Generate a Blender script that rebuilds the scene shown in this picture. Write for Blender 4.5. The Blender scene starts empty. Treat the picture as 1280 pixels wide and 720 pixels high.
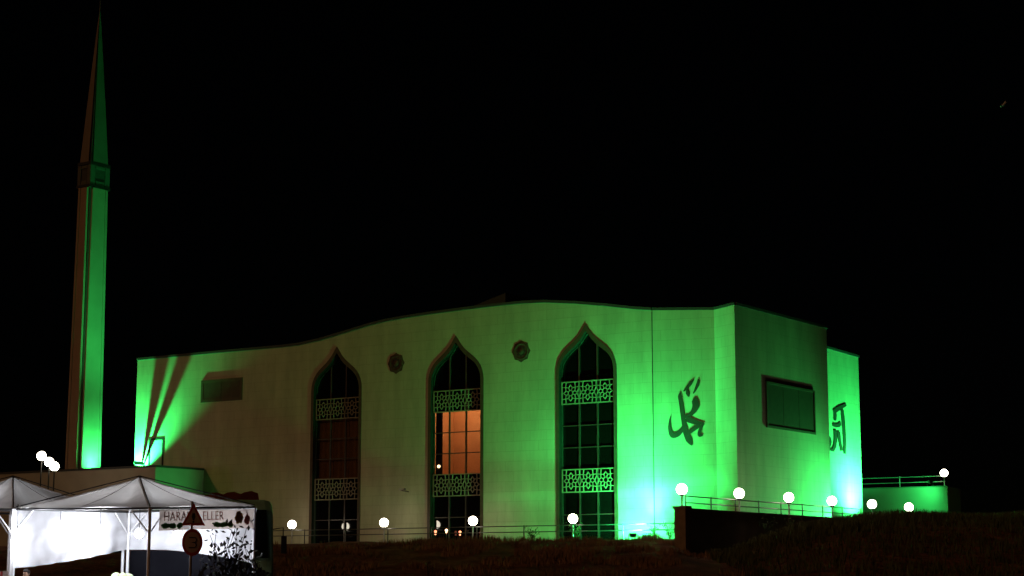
import bpy, math, random
from math import sin, cos, tan, atan, radians, pi, sqrt, hypot
from mathutils import Vector as V, Matrix
from mathutils.geometry import tessellate_polygon
random.seed(7)
S = bpy.context.scene
COL = S.collection

# ------------------------------------------------------------------ camera
FPX, EYE = 2250.0, V((0, 0, 1.6))
PITCH = atan(360 / FPX)
cam = bpy.data.cameras.new('camera')
cam.sensor_width = 36.0
cam.lens = 36.0 * FPX / 1280.0
cam.clip_end = 3000
cam.clip_start = 0.1
cam_o = bpy.data.objects.new('camera', cam)
cam_o.location = EYE
cam_o.rotation_euler = (pi / 2 + PITCH, 0, 0)
COL.objects.link(cam_o)
S.camera = cam_o

# ------------------------------------------------------------------ night sky, town light
SUN_FROM = V((-0.80, -0.60, 0)).normalized()
SUN_EL = radians(22)
w = bpy.data.worlds.new('World')
S.world = w
w.use_nodes = True
wn = w.node_tree
bg = wn.nodes['Background']
sky = wn.nodes.new('ShaderNodeTexSky')
sky.sky_type = 'NISHITA'
sky.sun_disc = False
sky.sun_elevation = SUN_EL
sky.sun_rotation = math.atan2(SUN_FROM.x, SUN_FROM.y)
wn.links.new(sky.outputs[0], bg.inputs[0])
bg.inputs[1].default_value = 0.00007
sl = bpy.data.lights.new('sun', 'SUN')
sl.energy = 0.225
sl.angle = radians(3)
sl.color = (1.0, 0.50, 0.19)
so = bpy.data.objects.new('sun', sl)
sd = -(SUN_FROM * cos(SUN_EL) + V((0, 0, sin(SUN_EL))))
so.rotation_euler = sd.to_track_quat('-Z', 'Y').to_euler()
so.location = (-60, -40, 40)
COL.objects.link(so)
S.view_settings.view_transform = 'Standard'
S.view_settings.look = 'None'
S.view_settings.exposure = 0
S.view_settings.gamma = 1
S.view_settings.use_curve_mapping = False
S.cycles.use_light_tree = True
S.cycles.max_bounces = 5
S.cycles.transparent_max_bounces = 12
S.cycles.sample_clamp_indirect = 2.0
S.cycles.use_denoising = True

# ------------------------------------------------------------------ site geometry
TH = radians(34.3)
D2 = V((sin(TH), cos(TH), 0))          # along the side wall, going back
D1 = V((cos(TH), -sin(TH), 0))         # along the main facade, going right
N1, N2 = -D2, D1                       # outward normals: main facade, side wall
UP = V((0, 0, 1))
CORNER = V((12.48, 100, 0))            # near corner of the mosque

def at(x, y, Y):
    a, b = (x - 640) / FPX, (360 - y) / FPX
    r = V((a, cos(PITCH) - b * sin(PITCH), sin(PITCH) + b * cos(PITCH)))
    return EYE + r * (Y / r.y)
def fp(u, v, z):                       # facade coordinates: u to the left, v outward
    return CORNER - D1 * u + N1 * v + UP * z
def sp(s, q, z):                       # side wall coordinates: s going back, q outward
    return CORNER + D2 * s + N2 * q + UP * z

# ------------------------------------------------------------------ materials
MATS = {}
def mat(name, col, rough=0.7, metal=0.0, var=0.12, scale=3.0, bump=0.0, bscale=20.0, spec=0.3):
    if name in MATS: return MATS[name]
    m = bpy.data.materials.new(name); m.use_nodes = True
    nt = m.node_tree; b = nt.nodes['Principled BSDF']
    b.inputs['Roughness'].default_value = rough
    b.inputs['Metallic'].default_value = metal
    b.inputs['Specular IOR Level'].default_value = spec
    tc = nt.nodes.new('ShaderNodeTexCoord')
    nz = nt.nodes.new('ShaderNodeTexNoise'); nz.inputs['Scale'].default_value = scale
    nz.inputs['Detail'].default_value = 6
    nt.links.new(tc.outputs['Object'], nz.inputs['Vector'])
    rp = nt.nodes.new('ShaderNodeValToRGB')
    rp.color_ramp.elements[0].position = 0.3; rp.color_ramp.elements[1].position = 0.7
    rp.color_ramp.elements[0].color = tuple(c * (1 - var) for c in col) + (1,)
    rp.color_ramp.elements[1].color = tuple(min(1, c * (1 + var)) for c in col) + (1,)
    nt.links.new(nz.outputs['Fac'], rp.inputs['Fac'])
    nt.links.new(rp.outputs['Color'], b.inputs['Base Color'])
    if bump:
        n2 = nt.nodes.new('ShaderNodeTexNoise'); n2.inputs['Scale'].default_value = bscale
        nt.links.new(tc.outputs['Object'], n2.inputs['Vector'])
        bp = nt.nodes.new('ShaderNodeBump'); bp.inputs['Strength'].default_value = bump
        bp.inputs['Distance'].default_value = 0.05
        nt.links.new(n2.outputs['Fac'], bp.inputs['Height'])
        nt.links.new(bp.outputs['Normal'], b.inputs['Normal'])
    MATS[name] = m
    return m
def emat(name, col, k):
    if name in MATS: return MATS[name]
    m = bpy.data.materials.new(name); m.use_nodes = True
    b = m.node_tree.nodes['Principled BSDF']
    b.inputs['Base Color'].default_value = (0.8, 0.8, 0.8, 1)
    b.inputs['Emission Color'].default_value = tuple(col) + (1,)
    b.inputs['Emission Strength'].default_value = k
    MATS[name] = m
    return m
def stone(name, c1, c2, mortar, bw=1.2, rh=0.6, ms=0.012):
    m = bpy.data.materials.new(name); m.use_nodes = True
    nt = m.node_tree; b = nt.nodes['Principled BSDF']
    b.inputs['Roughness'].default_value = 0.75
    b.inputs['Specular IOR Level'].default_value = 0.2
    uv = nt.nodes.new('ShaderNodeUVMap'); uv.uv_map = 'metres'
    br = nt.nodes.new('ShaderNodeTexBrick')
    br.inputs['Scale'].default_value = 1.0
    br.inputs['Brick Width'].default_value = bw
    br.inputs['Row Height'].default_value = rh
    br.inputs['Mortar Size'].default_value = ms
    br.inputs['Mortar Smooth'].default_value = 0.2
    br.inputs['Color1'].default_value = c1 + (1,)
    br.inputs['Color2'].default_value = c2 + (1,)
    br.inputs['Mortar'].default_value = mortar + (1,)
    nt.links.new(uv.outputs[0], br.inputs['Vector'])
    mp = nt.nodes.new('ShaderNodeMapping'); mp.inputs['Scale'].default_value = (1.0, 0.22, 1.0)
    nt.links.new(uv.outputs[0], mp.inputs['Vector'])
    nz = nt.nodes.new('ShaderNodeTexNoise'); nz.inputs['Scale'].default_value = 0.9
    nz.inputs['Detail'].default_value = 8; nz.inputs['Roughness'].default_value = 0.65
    nt.links.new(mp.outputs[0], nz.inputs['Vector'])
    mr = nt.nodes.new('ShaderNodeMapRange')
    mr.inputs['From Min'].default_value = 0.3; mr.inputs['From Max'].default_value = 0.7
    mr.inputs['To Min'].default_value = 0.76; mr.inputs['To Max'].default_value = 1.08
    nt.links.new(nz.outputs['Fac'], mr.inputs['Value'])
    mx = nt.nodes.new('ShaderNodeMix'); mx.data_type = 'RGBA'; mx.blend_type = 'MULTIPLY'
    mx.inputs['Factor'].default_value = 1
    nt.links.new(br.outputs['Color'], mx.inputs['A'])
    nt.links.new(mr.outputs['Result'], mx.inputs['B'])
    nt.links.new(mx.outputs['Result'], b.inputs['Base Color'])
    bp = nt.nodes.new('ShaderNodeBump'); bp.inputs['Strength'].default_value = 0.5
    bp.inputs['Distance'].default_value = 0.01; bp.invert = True
    nt.links.new(br.outputs['Fac'], bp.inputs['Height'])
    nt.links.new(bp.outputs['Normal'], b.inputs['Normal'])
    return m
def fabric(name, col, trans=0.5, var=0.05):
    m = bpy.data.materials.new(name); m.use_nodes = True
    nt = m.node_tree; nt.nodes.remove(nt.nodes['Principled BSDF'])
    out = nt.nodes['Material Output']
    tc = nt.nodes.new('ShaderNodeTexCoord')
    nz = nt.nodes.new('ShaderNodeTexNoise'); nz.inputs['Scale'].default_value = 1.7; nz.inputs['Detail'].default_value = 5
    nt.links.new(tc.outputs['Object'], nz.inputs['Vector'])
    rp = nt.nodes.new('ShaderNodeValToRGB')
    rp.color_ramp.elements[0].position = 0.35; rp.color_ramp.elements[1].position = 0.65
    rp.color_ramp.elements[0].color = tuple(c * (1 - 3 * var) for c in col) + (1,)
    rp.color_ramp.elements[1].color = tuple(min(1, c * (1 + var)) for c in col) + (1,)
    nt.links.new(nz.outputs['Fac'], rp.inputs['Fac'])
    d = nt.nodes.new('ShaderNodeBsdfDiffuse'); t = nt.nodes.new('ShaderNodeBsdfTranslucent')
    nt.links.new(rp.outputs['Color'], d.inputs['Color']); nt.links.new(rp.outputs['Color'], t.inputs['Color'])
    mx = nt.nodes.new('ShaderNodeMixShader'); mx.inputs[0].default_value = trans
    nt.links.new(d.outputs[0], mx.inputs[1]); nt.links.new(t.outputs[0], mx.inputs[2])
    nt.links.new(mx.outputs[0], out.inputs['Surface'])
    return m
def clear_glass(name, tint):
    m = bpy.data.materials.new(name); m.use_nodes = True
    nt = m.node_tree; nt.nodes.remove(nt.nodes['Principled BSDF'])
    out = nt.nodes['Material Output']
    t = nt.nodes.new('ShaderNodeBsdfTransparent'); t.inputs['Color'].default_value = tint + (1,)
    g = nt.nodes.new('ShaderNodeBsdfGlossy'); g.inputs['Roughness'].default_value = 0.02
    fr = nt.nodes.new('ShaderNodeFresnel'); fr.inputs['IOR'].default_value = 1.5
    mx = nt.nodes.new('ShaderNodeMixShader')
    nt.links.new(fr.outputs[0], mx.inputs[0])
    nt.links.new(t.outputs[0], mx.inputs[1]); nt.links.new(g.outputs[0], mx.inputs[2])
    nt.links.new(mx.outputs[0], out.inputs['Surface'])
    return m

STONE = stone('beige_cladding', (0.52, 0.495, 0.345), (0.505, 0.475, 0.33), (0.43, 0.40, 0.28))
PLASTER = mat('plaster', (0.42, 0.37, 0.29), 0.85, var=0.10, scale=0.6, bump=0.2)
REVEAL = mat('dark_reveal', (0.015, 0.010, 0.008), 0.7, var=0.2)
FRAME = mat('bronze_frame', (0.080, 0.050, 0.034), 0.5, var=0.2)
DARKMETAL = mat('dark_metal', (0.035, 0.035, 0.035), 0.45, 0.4)
COPING = mat('coping_metal', (0.05, 0.05, 0.05), 0.6)
MULLION = mat('mullion', (0.07, 0.06, 0.055), 0.4, 0.5)
LATTICE = mat('lattice_stone', (0.25, 0.22, 0.15), 0.7)
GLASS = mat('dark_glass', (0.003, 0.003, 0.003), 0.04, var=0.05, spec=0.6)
CLEAR = clear_glass('window_glass', (0.85, 0.8, 0.75))
PIER = mat('concrete', (0.22, 0.20, 0.18), 0.9, var=0.2, scale=1.2, bump=0.3)
RAIL = mat('rail_metal', (0.10, 0.10, 0.10), 0.4, 0.6)
POST = mat('galvanised', (0.45, 0.45, 0.43), 0.4, 0.5)
GLOBE = emat('globe_light', (1.0, 0.90, 0.70), 14.0)
BULB = emat('bulb_light', (0.86, 0.90, 1.0), 240.0)
LENS = emat('green_lens', (0.04, 1.0, 0.14), 30.0)
WHITE_TARP = fabric('white_tarp', (0.78, 0.78, 0.80), 0.35)
ROOF_TARP = fabric('tent_roof_cloth', (0.50, 0.48, 0.45), 0.30)
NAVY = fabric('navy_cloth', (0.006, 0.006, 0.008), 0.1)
STEEL = mat('white_tube', (0.75, 0.75, 0.75), 0.35, 0.1)

# ------------------------------------------------------------------ mesh helpers
class MB:
    def __init__(s): s.v = []; s.f = []; s.uv = []; s.mi = []
    def face(s, pts, uvs=None, mi=0):
        n = len(s.v); s.v += [V(p) for p in pts]; s.f.append(list(range(n, n + len(pts))))
        s.uv += uvs or [(p[0], p[2]) for p in pts]; s.mi.append(mi); return s
    def grid(s, g, mi=0, uvs=None):          # shared verts; g[i][j]
        n = len(s.v); R, C_ = len(g), len(g[0])
        for r in g: s.v += [V(p) for p in r]
        for i in range(R - 1):
            for j in range(C_ - 1):
                ix = [(i, j), (i, j + 1), (i + 1, j + 1), (i + 1, j)]
                s.f.append([n + a * C_ + b for a, b in ix]); s.mi.append(mi)
                s.uv += [uvs[a][b] if uvs else (g[a][b][0], g[a][b][2]) for a, b in ix]
        return s
    def hexa(s, p, mi=0):                    # p: 8 corners, bottom 4 ccw then top 4
        n = len(s.v); s.v += [V(q) for q in p]
        for f in ((3, 2, 1, 0), (4, 5, 6, 7), (0, 1, 5, 4), (1, 2, 6, 5), (2, 3, 7, 6), (3, 0, 4, 7)):
            s.f.append([n + i for i in f]); s.mi.append(mi)
            s.uv += [(p[i][0], p[i][2]) for i in f]
        return s
    def box(s, o, ax, ay, az, mi=0):         # origin corner and three edge vectors
        o, ax, ay, az = V(o), V(ax), V(ay), V(az)
        return s.hexa([o, o + ax, o + ax + ay, o + ay, o + az, o + ax + az, o + ax + ay + az, o + ay + az], mi)
    def cbox(s, c, sx, sy, sz, X=V((1, 0, 0)), Y=V((0, 1, 0)), Z=UP):
        c = V(c); return s.box(c - X * sx / 2 - Y * sy / 2 - Z * sz / 2, X * sx, Y * sy, Z * sz)
    def tube(s, pts, r, n=8, cap=True):
        pts = [V(p) for p in pts]; rs = r if isinstance(r, (list, tuple)) else [r] * len(pts)
        base = len(s.v)
        ref = None
        for i, p in enumerate(pts):
            t = (pts[min(i + 1, len(pts) - 1)] - pts[max(i - 1, 0)]).normalized()
            if ref is None: ref = V((1, 0, 0)) if abs(t.x) < 0.9 else V((0, 1, 0))
            a = (ref - t * ref.dot(t)).normalized(); b = t.cross(a); ref = a
            s.v += [p + (a * cos(2 * pi * k / n) + b * sin(2 * pi * k / n)) * rs[i] for k in range(n)]
        for i in range(len(pts) - 1):
            for k in range(n):
                k2 = (k + 1) % n
                s.f.append([base + i * n + k, base + i * n + k2, base + (i + 1) * n + k2, base + (i + 1) * n + k]); s.mi.append(0)
                s.uv += [(0, 0)] * 4
        if cap:
            s.f.append([base + k for k in range(n)][::-1]); s.uv += [(0, 0)] * n; s.mi.append(0)
            m = base + (len(pts) - 1) * n
            s.f.append([m + k for k in range(n)]); s.uv += [(0, 0)] * n; s.mi.append(0)
        return s
    def lathe(s, c, prof, n=16, X=V((1, 0, 0)), Y=V((0, 1, 0)), Z=UP):
        c = V(c); b = len(s.v)
        for r, z in prof:
            s.v += [c + (X * cos(2 * pi * k / n) + Y * sin(2 * pi * k / n)) * r + Z * z for k in range(n)]
        for i in range(len(prof) - 1):
            for k in range(n):
                k2 = (k + 1) % n
                s.f.append([b + i * n + k, b + i * n + k2, b + (i + 1) * n + k2, b + (i + 1) * n + k]); s.mi.append(0)
                s.uv += [(0, 0)] * 4
        return s
    def ball(s, c, r, n=16, m=10, sq=(1, 1, 1)):
        c = V(c); b = len(s.v)
        for i in range(m + 1):
            a = pi * i / m
            s.v += [c + V((max(1e-4, sin(a)) * cos(2 * pi * k / n) * sq[0], max(1e-4, sin(a)) * sin(2 * pi * k / n) * sq[1], -cos(a) * sq[2])) * r for k in range(n)]
        for i in range(m):
            for k in range(n):
                k2 = (k + 1) % n
                s.f.append([b + i * n + k, b + i * n + k2, b + (i + 1) * n + k2, b + (i + 1) * n + k]); s.mi.append(0)
                s.uv += [(0, 0)] * 4
        return s
    def prism(s, poly, N, t):                # flat polygon (3D points) extruded along N by t
        N = V(N) * t; n = len(poly); b = len(s.v)
        s.v += [V(p) for p in poly] + [V(p) + N for p in poly]
        tr = tessellate_polygon([[V(p) for p in poly]])
        for q in tr:
            s.f.append([b + i for i in q]); s.uv += [(0, 0)] * 3; s.mi.append(0)
            s.f.append([b + n + i for i in q][::-1]); s.uv += [(0, 0)] * 3; s.mi.append(0)
        for i in range(n):
            j = (i + 1) % n
            s.f.append([b + i, b + j, b + n + j, b + n + i]); s.uv += [(0, 0)] * 4; s.mi.append(0)
        return s
    def build(s, name, m, parent=None, smooth=False, recalc=True):
        me = bpy.data.meshes.new(name)
        off = parent_world(parent)
        me.from_pydata([p - off for p in s.v], [], s.f)
        for x in (m if isinstance(m, (list, tuple)) else [m]): me.materials.append(x)
        ul = me.uv_layers.new(name='metres')
        ul.data.foreach_set('uv', [c for q in s.uv for c in q])
        me.polygons.foreach_set('material_index', s.mi)
        if recalc:
            import bmesh
            bm = bmesh.new(); bm.from_mesh(me); bmesh.ops.recalc_face_normals(bm, faces=bm.faces); bm.to_mesh(me); bm.free()
        if smooth: me.polygons.foreach_set('use_smooth', [True] * len(me.polygons))
        me.update()
        o = bpy.data.objects.new(name, me); COL.objects.link(o)
        if parent: o.parent = parent
        return o
def parent_world(o):
    p = V((0, 0, 0))
    while o is not None: p += o.location; o = o.parent
    return p
def tag(o, label=None, cat=None, group=None, kind=None):
    if label: o['label'] = label
    if cat: o['category'] = cat
    if group: o['group'] = group
    if kind: o['kind'] = kind
    return o
def thing(name, loc, label, cat, group=None):
    o = bpy.data.objects.new(name, None); o.location = loc; o.empty_display_size = 0.3
    COL.objects.link(o); return tag(o, label, cat, group)
def interp(t, pts):
    if t <= pts[0][0]: return pts[0][1]
    for (a, p), (b, q) in zip(pts, pts[1:]):
        if t <= b: return p + (q - p) * (t - a) / (b - a)
    return pts[-1][1]
def smooth(t): t = max(0, min(1, t)); return t * t * (3 - 2 * t)

# ------------------------------------------------------------------ ground
CREST = [(-300, (190, 5)), (-90, (150, 4)), (-40, (128, 3.45)), (-24, (120, 3.45)), (-8, (109, 3.5)), (7.6, (98.2, 3.5)), (8.8, (90, 2.4)),
         (10.5, (90, 2.45)), (12.5, (92, 3.25)), (15, (95, 4.0)), (19, (102, 4.6)), (22, (105, 4.95)),
         (25, (107, 4.85)), (27, (109, 4.8)), (31, (112, 5.15)), (50, (125, 6)), (90, (150, 7)), (300, (200, 9))]
CY = [(x, c[0]) for x, c in CREST]; CZ = [(x, c[1]) for x, c in CREST]
from mathutils import noise as MN
def ground_z(x, y):
    yc, zc = interp(x, CY), interp(x, CZ)
    y0 = 54
    t = (y - y0) / (yc - y0)
    z = zc * smooth(min(1, t)) ** 0.9
    far = smooth((y - yc - 1) / 4)
    rough = 0.22 * smooth(t * 2) * (1 - smooth((t - 0.93) / 0.07) * 0.75)
    z += rough * MN.fractal(V((x * 0.22, y * 0.22, 3.1)), 1.0, 2.0, 4)
    if x < 9: z -= 0.5 * far
    else: z -= 0.6 * far
    return z
xs = [-600, -300, -150, -90] + [-60 + 3 * i for i in range(10)] + [-30 + 0.5 * i for i in range(150)] + [46, 50, 60, 75, 90, 120, 160, 300, 600]
ys = [-200, -60, -20, 0, 15, 30, 40, 48, 52] + [54 + 0.6 * i for i in range(115)] + [125, 130, 140, 160, 220, 350, 700]
g = [[V((x, y, ground_z(x, y))) for x in xs] for y in ys]
def ground_mat():
    m = bpy.data.materials.new('earth_bank'); m.use_nodes = True
    nt = m.node_tree; b = nt.nodes['Principled BSDF']; b.inputs['Roughness'].default_value = 0.95
    b.inputs['Specular IOR Level'].default_value = 0.05
    tc = nt.nodes.new('ShaderNodeTexCoord')
    n1 = nt.nodes.new('ShaderNodeTexNoise'); n1.inputs['Scale'].default_value = 0.35; n1.inputs['Detail'].default_value = 9
    n1.inputs['Roughness'].default_value = 0.7
    nt.links.new(tc.outputs['Object'], n1.inputs['Vector'])
    rp = nt.nodes.new('ShaderNodeValToRGB')
    rp.color_ramp.elements[0].position = 0.36; rp.color_ramp.elements[0].color = (0.11, 0.048, 0.035, 1)
    rp.color_ramp.elements[1].position = 0.66; rp.color_ramp.elements[1].color = (0.32, 0.15, 0.105, 1)
    nt.links.new(n1.outputs['Fac'], rp.inputs['Fac']); nt.links.new(rp.outputs['Color'], b.inputs['Base Color'])
    n2 = nt.nodes.new('ShaderNodeTexNoise'); n2.inputs['Scale'].default_value = 2.2; n2.inputs['Detail'].default_value = 8
    nt.links.new(tc.outputs['Object'], n2.inputs['Vector'])
    bp = nt.nodes.new('ShaderNodeBump'); bp.inputs['Strength'].default_value = 0.9; bp.inputs['Distance'].default_value = 0.35
    nt.links.new(n2.outputs['Fac'], bp.inputs['Height']); nt.links.new(bp.outputs['Normal'], b.inputs['Normal'])
    return m
gm = MB().grid(g).build('ground', ground_mat(), smooth=True)
tag(gm, kind='structure')
TZ = 3.6
t = MB()
t.box(fp(41, 0.02, 2.2), D1 * 38.6, N1 * 2.75, UP * (TZ - 2.2))
tag(t.build('terrace_pavement', mat('paving', (0.24, 0.21, 0.17), 0.85, var=0.2, scale=1.5, bump=0.2)), kind='structure')

# grass: dry tufts on the bank, greener grass on the mound
def grass(name, n, xr, yr, hmin, hmax, m, label, keep):
    b = MB(); cnt = 0
    while cnt < n:
        x = random.uniform(*xr); y = random.uniform(*yr)
        if not keep(x, y): continue
        cnt += 1
        z = ground_z(x, y) - 0.03
        for k in range(4):
            a = random.uniform(0, 2 * pi); h = random.uniform(hmin, hmax); l = random.uniform(0.1, 0.5) * h
            wd = random.uniform(0.012, 0.028); px_, py_ = x + random.uniform(-.12, .12), y + random.uniform(-.12, .12)
            c, s_ = cos(a), sin(a)
            p0 = V((px_ - s_ * wd, py_ + c * wd, z)); p1 = V((px_ + s_ * wd, py_ - c * wd, z))
            mid = V((px_ + c * l * .35, py_ + s_ * l * .35, z + h * .6)); tip = V((px_ + c * l, py_ + s_ * l, z + h))
            b.face([p0, p1, mid + (p1 - p0) * .3, mid - (p1 - p0) * .3]); b.face([mid - (p1 - p0) * .3, mid + (p1 - p0) * .3, tip])
    o = b.build(name, m, recalc=False)
    return tag(o, label, 'grass', kind='stuff')
grass('dry_grass', 9000, (-16, 10), (60, 101), 0.08, 0.40, mat('dry_grass', (0.27, 0.15, 0.09), 0.9, var=0.45, scale=0.8),
      'short dry brown grass scattered over the earth bank below the terrace', lambda x, y: y < interp(x, CY) - 0.6 and MN.noise(V((x * .3, y * .3, 0))) > 0.05)
grass('green_grass', 17000, (9.5, 46), (60, 124), 0.15, 0.55, mat('green_grass', (0.09, 0.10, 0.04), 0.9, var=0.35, scale=0.8),
      'rough green grass along the mound in front of the side wall', lambda x, y: y < interp(x, CY) + 1.2 and random.random() < .25 + .75 * smooth((y - interp(x, CY) + 14) / 10))

# ------------------------------------------------------------------ mosque
mosque = thing('mosque', fp(23, -8, 3.0), 'beige stone mosque with wave shaped roofline and three tall ogee windows', 'mosque')
ZB = 3.0
ROOF = [(47.18, 16.67), (39.6, 16.66), (33.6, 16.64), (32.2, 16.67), (30.35, 16.85), (27.65, 17.28), (26.2, 17.52), (25.0, 17.66), (23.6, 17.76), (21.8, 17.84), (18.7, 17.92),
        (15.7, 17.95), (14.2, 17.94), (12.8, 17.87), (10.5, 17.6), (8.27, 17.25), (6.6, 16.95), (5.31, 16.77)]
WU = [28.89, 19.32, 9.82]                     # window centres along the facade
GA, GZS, GZA = 1.89, 13.55, 15.92             # opening half width, spring, apex
OG = [(0, 1.0), (.1, .985), (.2, .95), (.3, .89), (.4, .795), (.47, .70), (.55, .565), (.62, .44), (.70, .315), (.78, .215), (.86, .135), (.93, .075), (1, 0.0)]
def ogee(a, zs, za, z0):                      # outline (du, z), left base round to right base
    L = [(a * w_, zs + (za - zs) * t_) for t_, w_ in OG]
    return [(a, z0)] + L + [(-x, z) for x, z in L[-2::-1]] + [(-a, z0)]
def holed(outer, holes, f3, uvf=lambda p: p):
    loops = [[V((x, z, 0)) for x, z in outer]] + [[V((x, z, 0)) for x, z in h] for h in holes]
    flat = [p for l in loops for p in l]
    b = MB()
    for tri in tessellate_polygon(loops):
        b.face([f3(flat[i].x, flat[i].y) for i in tri], [(flat[i].x, flat[i].y) for i in tri])
    return b
outer = [(47.18, ZB)] + ROOF + [(5.31, ZB)]
holes = [[(c + du, z) for du, z in ogee(GA + .05, GZS, GZA + .06, ZB + .05)] for c in WU]
fw = holed(outer, holes, lambda u, z: fp(u, 0, z))
# folded right-hand part of the facade: shallow recess then the corner pier
RB = 0.95
def wallq(b, P0, P1, z0, za, zb, u0=0):
    L = (P1 - P0).length
    return b.face([P0 + UP * z0, P1 + UP * z0, P1 + UP * zb, P0 + UP * za], [(u0, z0), (u0 + L, z0), (u0 + L, zb), (u0, za)])
wallq(fw, fp(5.31, 0, 0), fp(1.78, -RB, 0), ZB, 16.77, 16.62, -5.3)
wallq(fw, fp(1.78, -RB, 0), fp(0, 0, 0), ZB, 16.62, 16.64, -1.3)
wallq(fw, sp(0, 0, 0), sp(12.3, 0, 0), ZB, 16.64, 16.68, 2)
# step back to the rear wing, its wall, the rear and the far end
SB = 3.7
wallq(fw, sp(12.3, 0, 0), sp(12.3, -SB, 0), ZB, 16.68, 16.7)
wallq(fw, sp(12.3, -SB, 0), sp(25.6, -SB, 0), ZB, 16.72, 16.45, 3)
wallq(fw, sp(25.6, -SB, 0), fp(47.18, -25.6, 0), ZB, 16.45, 16.45)
wallq(fw, fp(47.18, -25.6, 0), fp(47.18, 0, 0), ZB, 16.45, 16.67)
fw.build('wall', STONE, mosque, recalc=False)
# joint where the facade folds
jb = MB().box(fp(5.34, 0.002, ZB), D1 * 0.05, N1 * 0.012, UP * (16.7 - ZB)); jb.build('joint', COPING, mosque)
# roof behind the parapet and the dark coping that follows the roofline
rf = MB()
gr = [[fp(u, -0.35, z - .25) for u, z in ROOF], [fp(u, -9, z + (z - 16.6) * .35 - .1) for u, z in ROOF], [fp(u, -22, 16.3) for u, z in ROOF]]
rf.grid(gr).build('roof', COPING, mosque)
MB().face([fp(5.31, -.5, 16.5), fp(1.9, -RB - .4, 16.4), fp(0.6, -.8, 16.4), sp(12.2, -.3, 16.4), sp(22, -4.2, 16.3), fp(5.31, -22, 16.3)]).build('roof', COPING, mosque)
def coping(path, h=.16, t=.10, back=.35):
    b = MB()
    for (p, n) , (q, m_) in zip(path, path[1:]):
        b.hexa([p + n * t, q + m_ * t, q - m_ * back, p - n * back] + [r + UP * h for r in (p + n * t, q + m_ * t, q - m_ * back, p - n * back)])
    return b
coping([(fp(u, 0, z), N1) for u, z in ROOF]).build('coping', COPING, mosque)
coping([(fp(5.31, 0, 16.77), N1), (fp(1.78, -RB, 16.62), N1), (fp(0, 0, 16.64), N1)], t=.03).build('coping', COPING, mosque)
coping([(sp(0.11, 0, 16.64), N2), (sp(12.3, 0, 16.68), N2)]).build('coping', COPING, mosque)
coping([(sp(12.3, -SB, 16.72), N2), (sp(25.6, -SB, 16.45), N2)]).build('coping', COPING, mosque)
# roof lantern and stair head seen faintly over the parapet
ln = MB()
ln.hexa([fp(24.9 + a * 1.4, -13 + d * 1.5, 16.4) for a, d in ((1, 1), (-1, 1), (-1, -1), (1, -1))] + [fp(24.9 + a * 1.4, -13 + d * 1.5, 20.9 if a < 0 else 20.2) for a, d in ((1, 1), (-1, 1), (-1, -1), (1, -1))])
lan = ln.build('roof_lantern', mat('lantern_metal', (0.03, 0.05, 0.04), 0.5, .3), mosque)
for k in range(4): MB().cbox(fp(24.9 - 1.2 + .8 * k, -13 + 1.53, 18.8), .08, .05, 2.4, D1, N1).build('rib', DARKMETAL, lan)
MB().cbox(fp(25.1, -8, 18.2), 1.0, 1.0, 1.7, D1, N1).build('chimney', mat('brick_chimney', (0.06, 0.015, 0.015), .8), mosque)

# --- lattice band: rosettes of bars
def lattice(u0, u1, z0, z1, v, f3):
    b = MB(); bw = 0.055; th = 0.06
    cells = 3; cw = (u1 - u0) / cells; h = z1 - z0; zc = (z0 + z1) / 2
    def bar(a, c, w_=bw):
        A, C2 = V((a[0], a[1], 0)), V((c[0], c[1], 0)); d = C2 - A
        if d.length < 1e-4: return
        d.normalize(); n = V((-d.y, d.x, 0)) * w_ / 2; A = A - d * w_ * .3; C2 = C2 + d * w_ * .3
        q = [A - n, C2 - n, C2 + n, A + n]
        b.hexa([f3(p.x, v, p.y) for p in q] + [f3(p.x, v + th, p.y) for p in q])
    for a, c in (((u0, z0), (u1, z0)), ((u0, z1), (u1, z1)), ((u0, z0), (u0, z1)), ((u1, z0), (u1, z1))): bar(a, c, .07)
    for k in range(cells):
        cx = u0 + cw * (k + .5)
        pt = lambda r, a, sx=1.0: (cx + r * cos(a) * sx, zc + r * sin(a))
        r1, r2, r3 = .17, .34, .56
        for i in range(8):
            a0 = pi / 8 + i * pi / 4; a1 = a0 + pi / 4; am = (a0 + a1) / 2
            bar(pt(r1, a0), pt(r1, a1))                       # inner octagon
            bar(pt(r1, a0), pt(r2, a0))                       # spoke
            bar(pt(r2, a0), pt(r3 * .86, am)); bar(pt(r2, a1), pt(r3 * .86, am))   # star points
        for sx in (-1, 1):
            for sz in (-1, 1):
                bar((cx + sx * .34, zc + sz * .34), (cx + sx * cw / 2, zc + sz * .36)); bar((cx + sx * .34, zc + sz * .34), (cx + sx * .30, zc + sz * h / 2))
        if k < cells - 1:
            e = cx + cw / 2; bar((e, z0), (e, zc - .30)); bar((e, zc + .30), (e, z1)); bar((e - .14, zc), (e, zc + .30)); bar((e - .14, zc), (e, zc - .30)); bar((e + .14, zc), (e, zc + .30)); bar((e + .14, zc), (e, zc - .30))
    return b
ZU0, ZU1, ZL0, ZL1 = 11.66, 12.96, 6.46, 7.78
VG = -0.30                                       # glass plane
win_labels = ['tall ogee window with reddish brown panes, farthest from the corner', 'middle tall ogee window with orange lit panes', 'tall ogee window nearest the calligraphy, with all panes dark']
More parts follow.
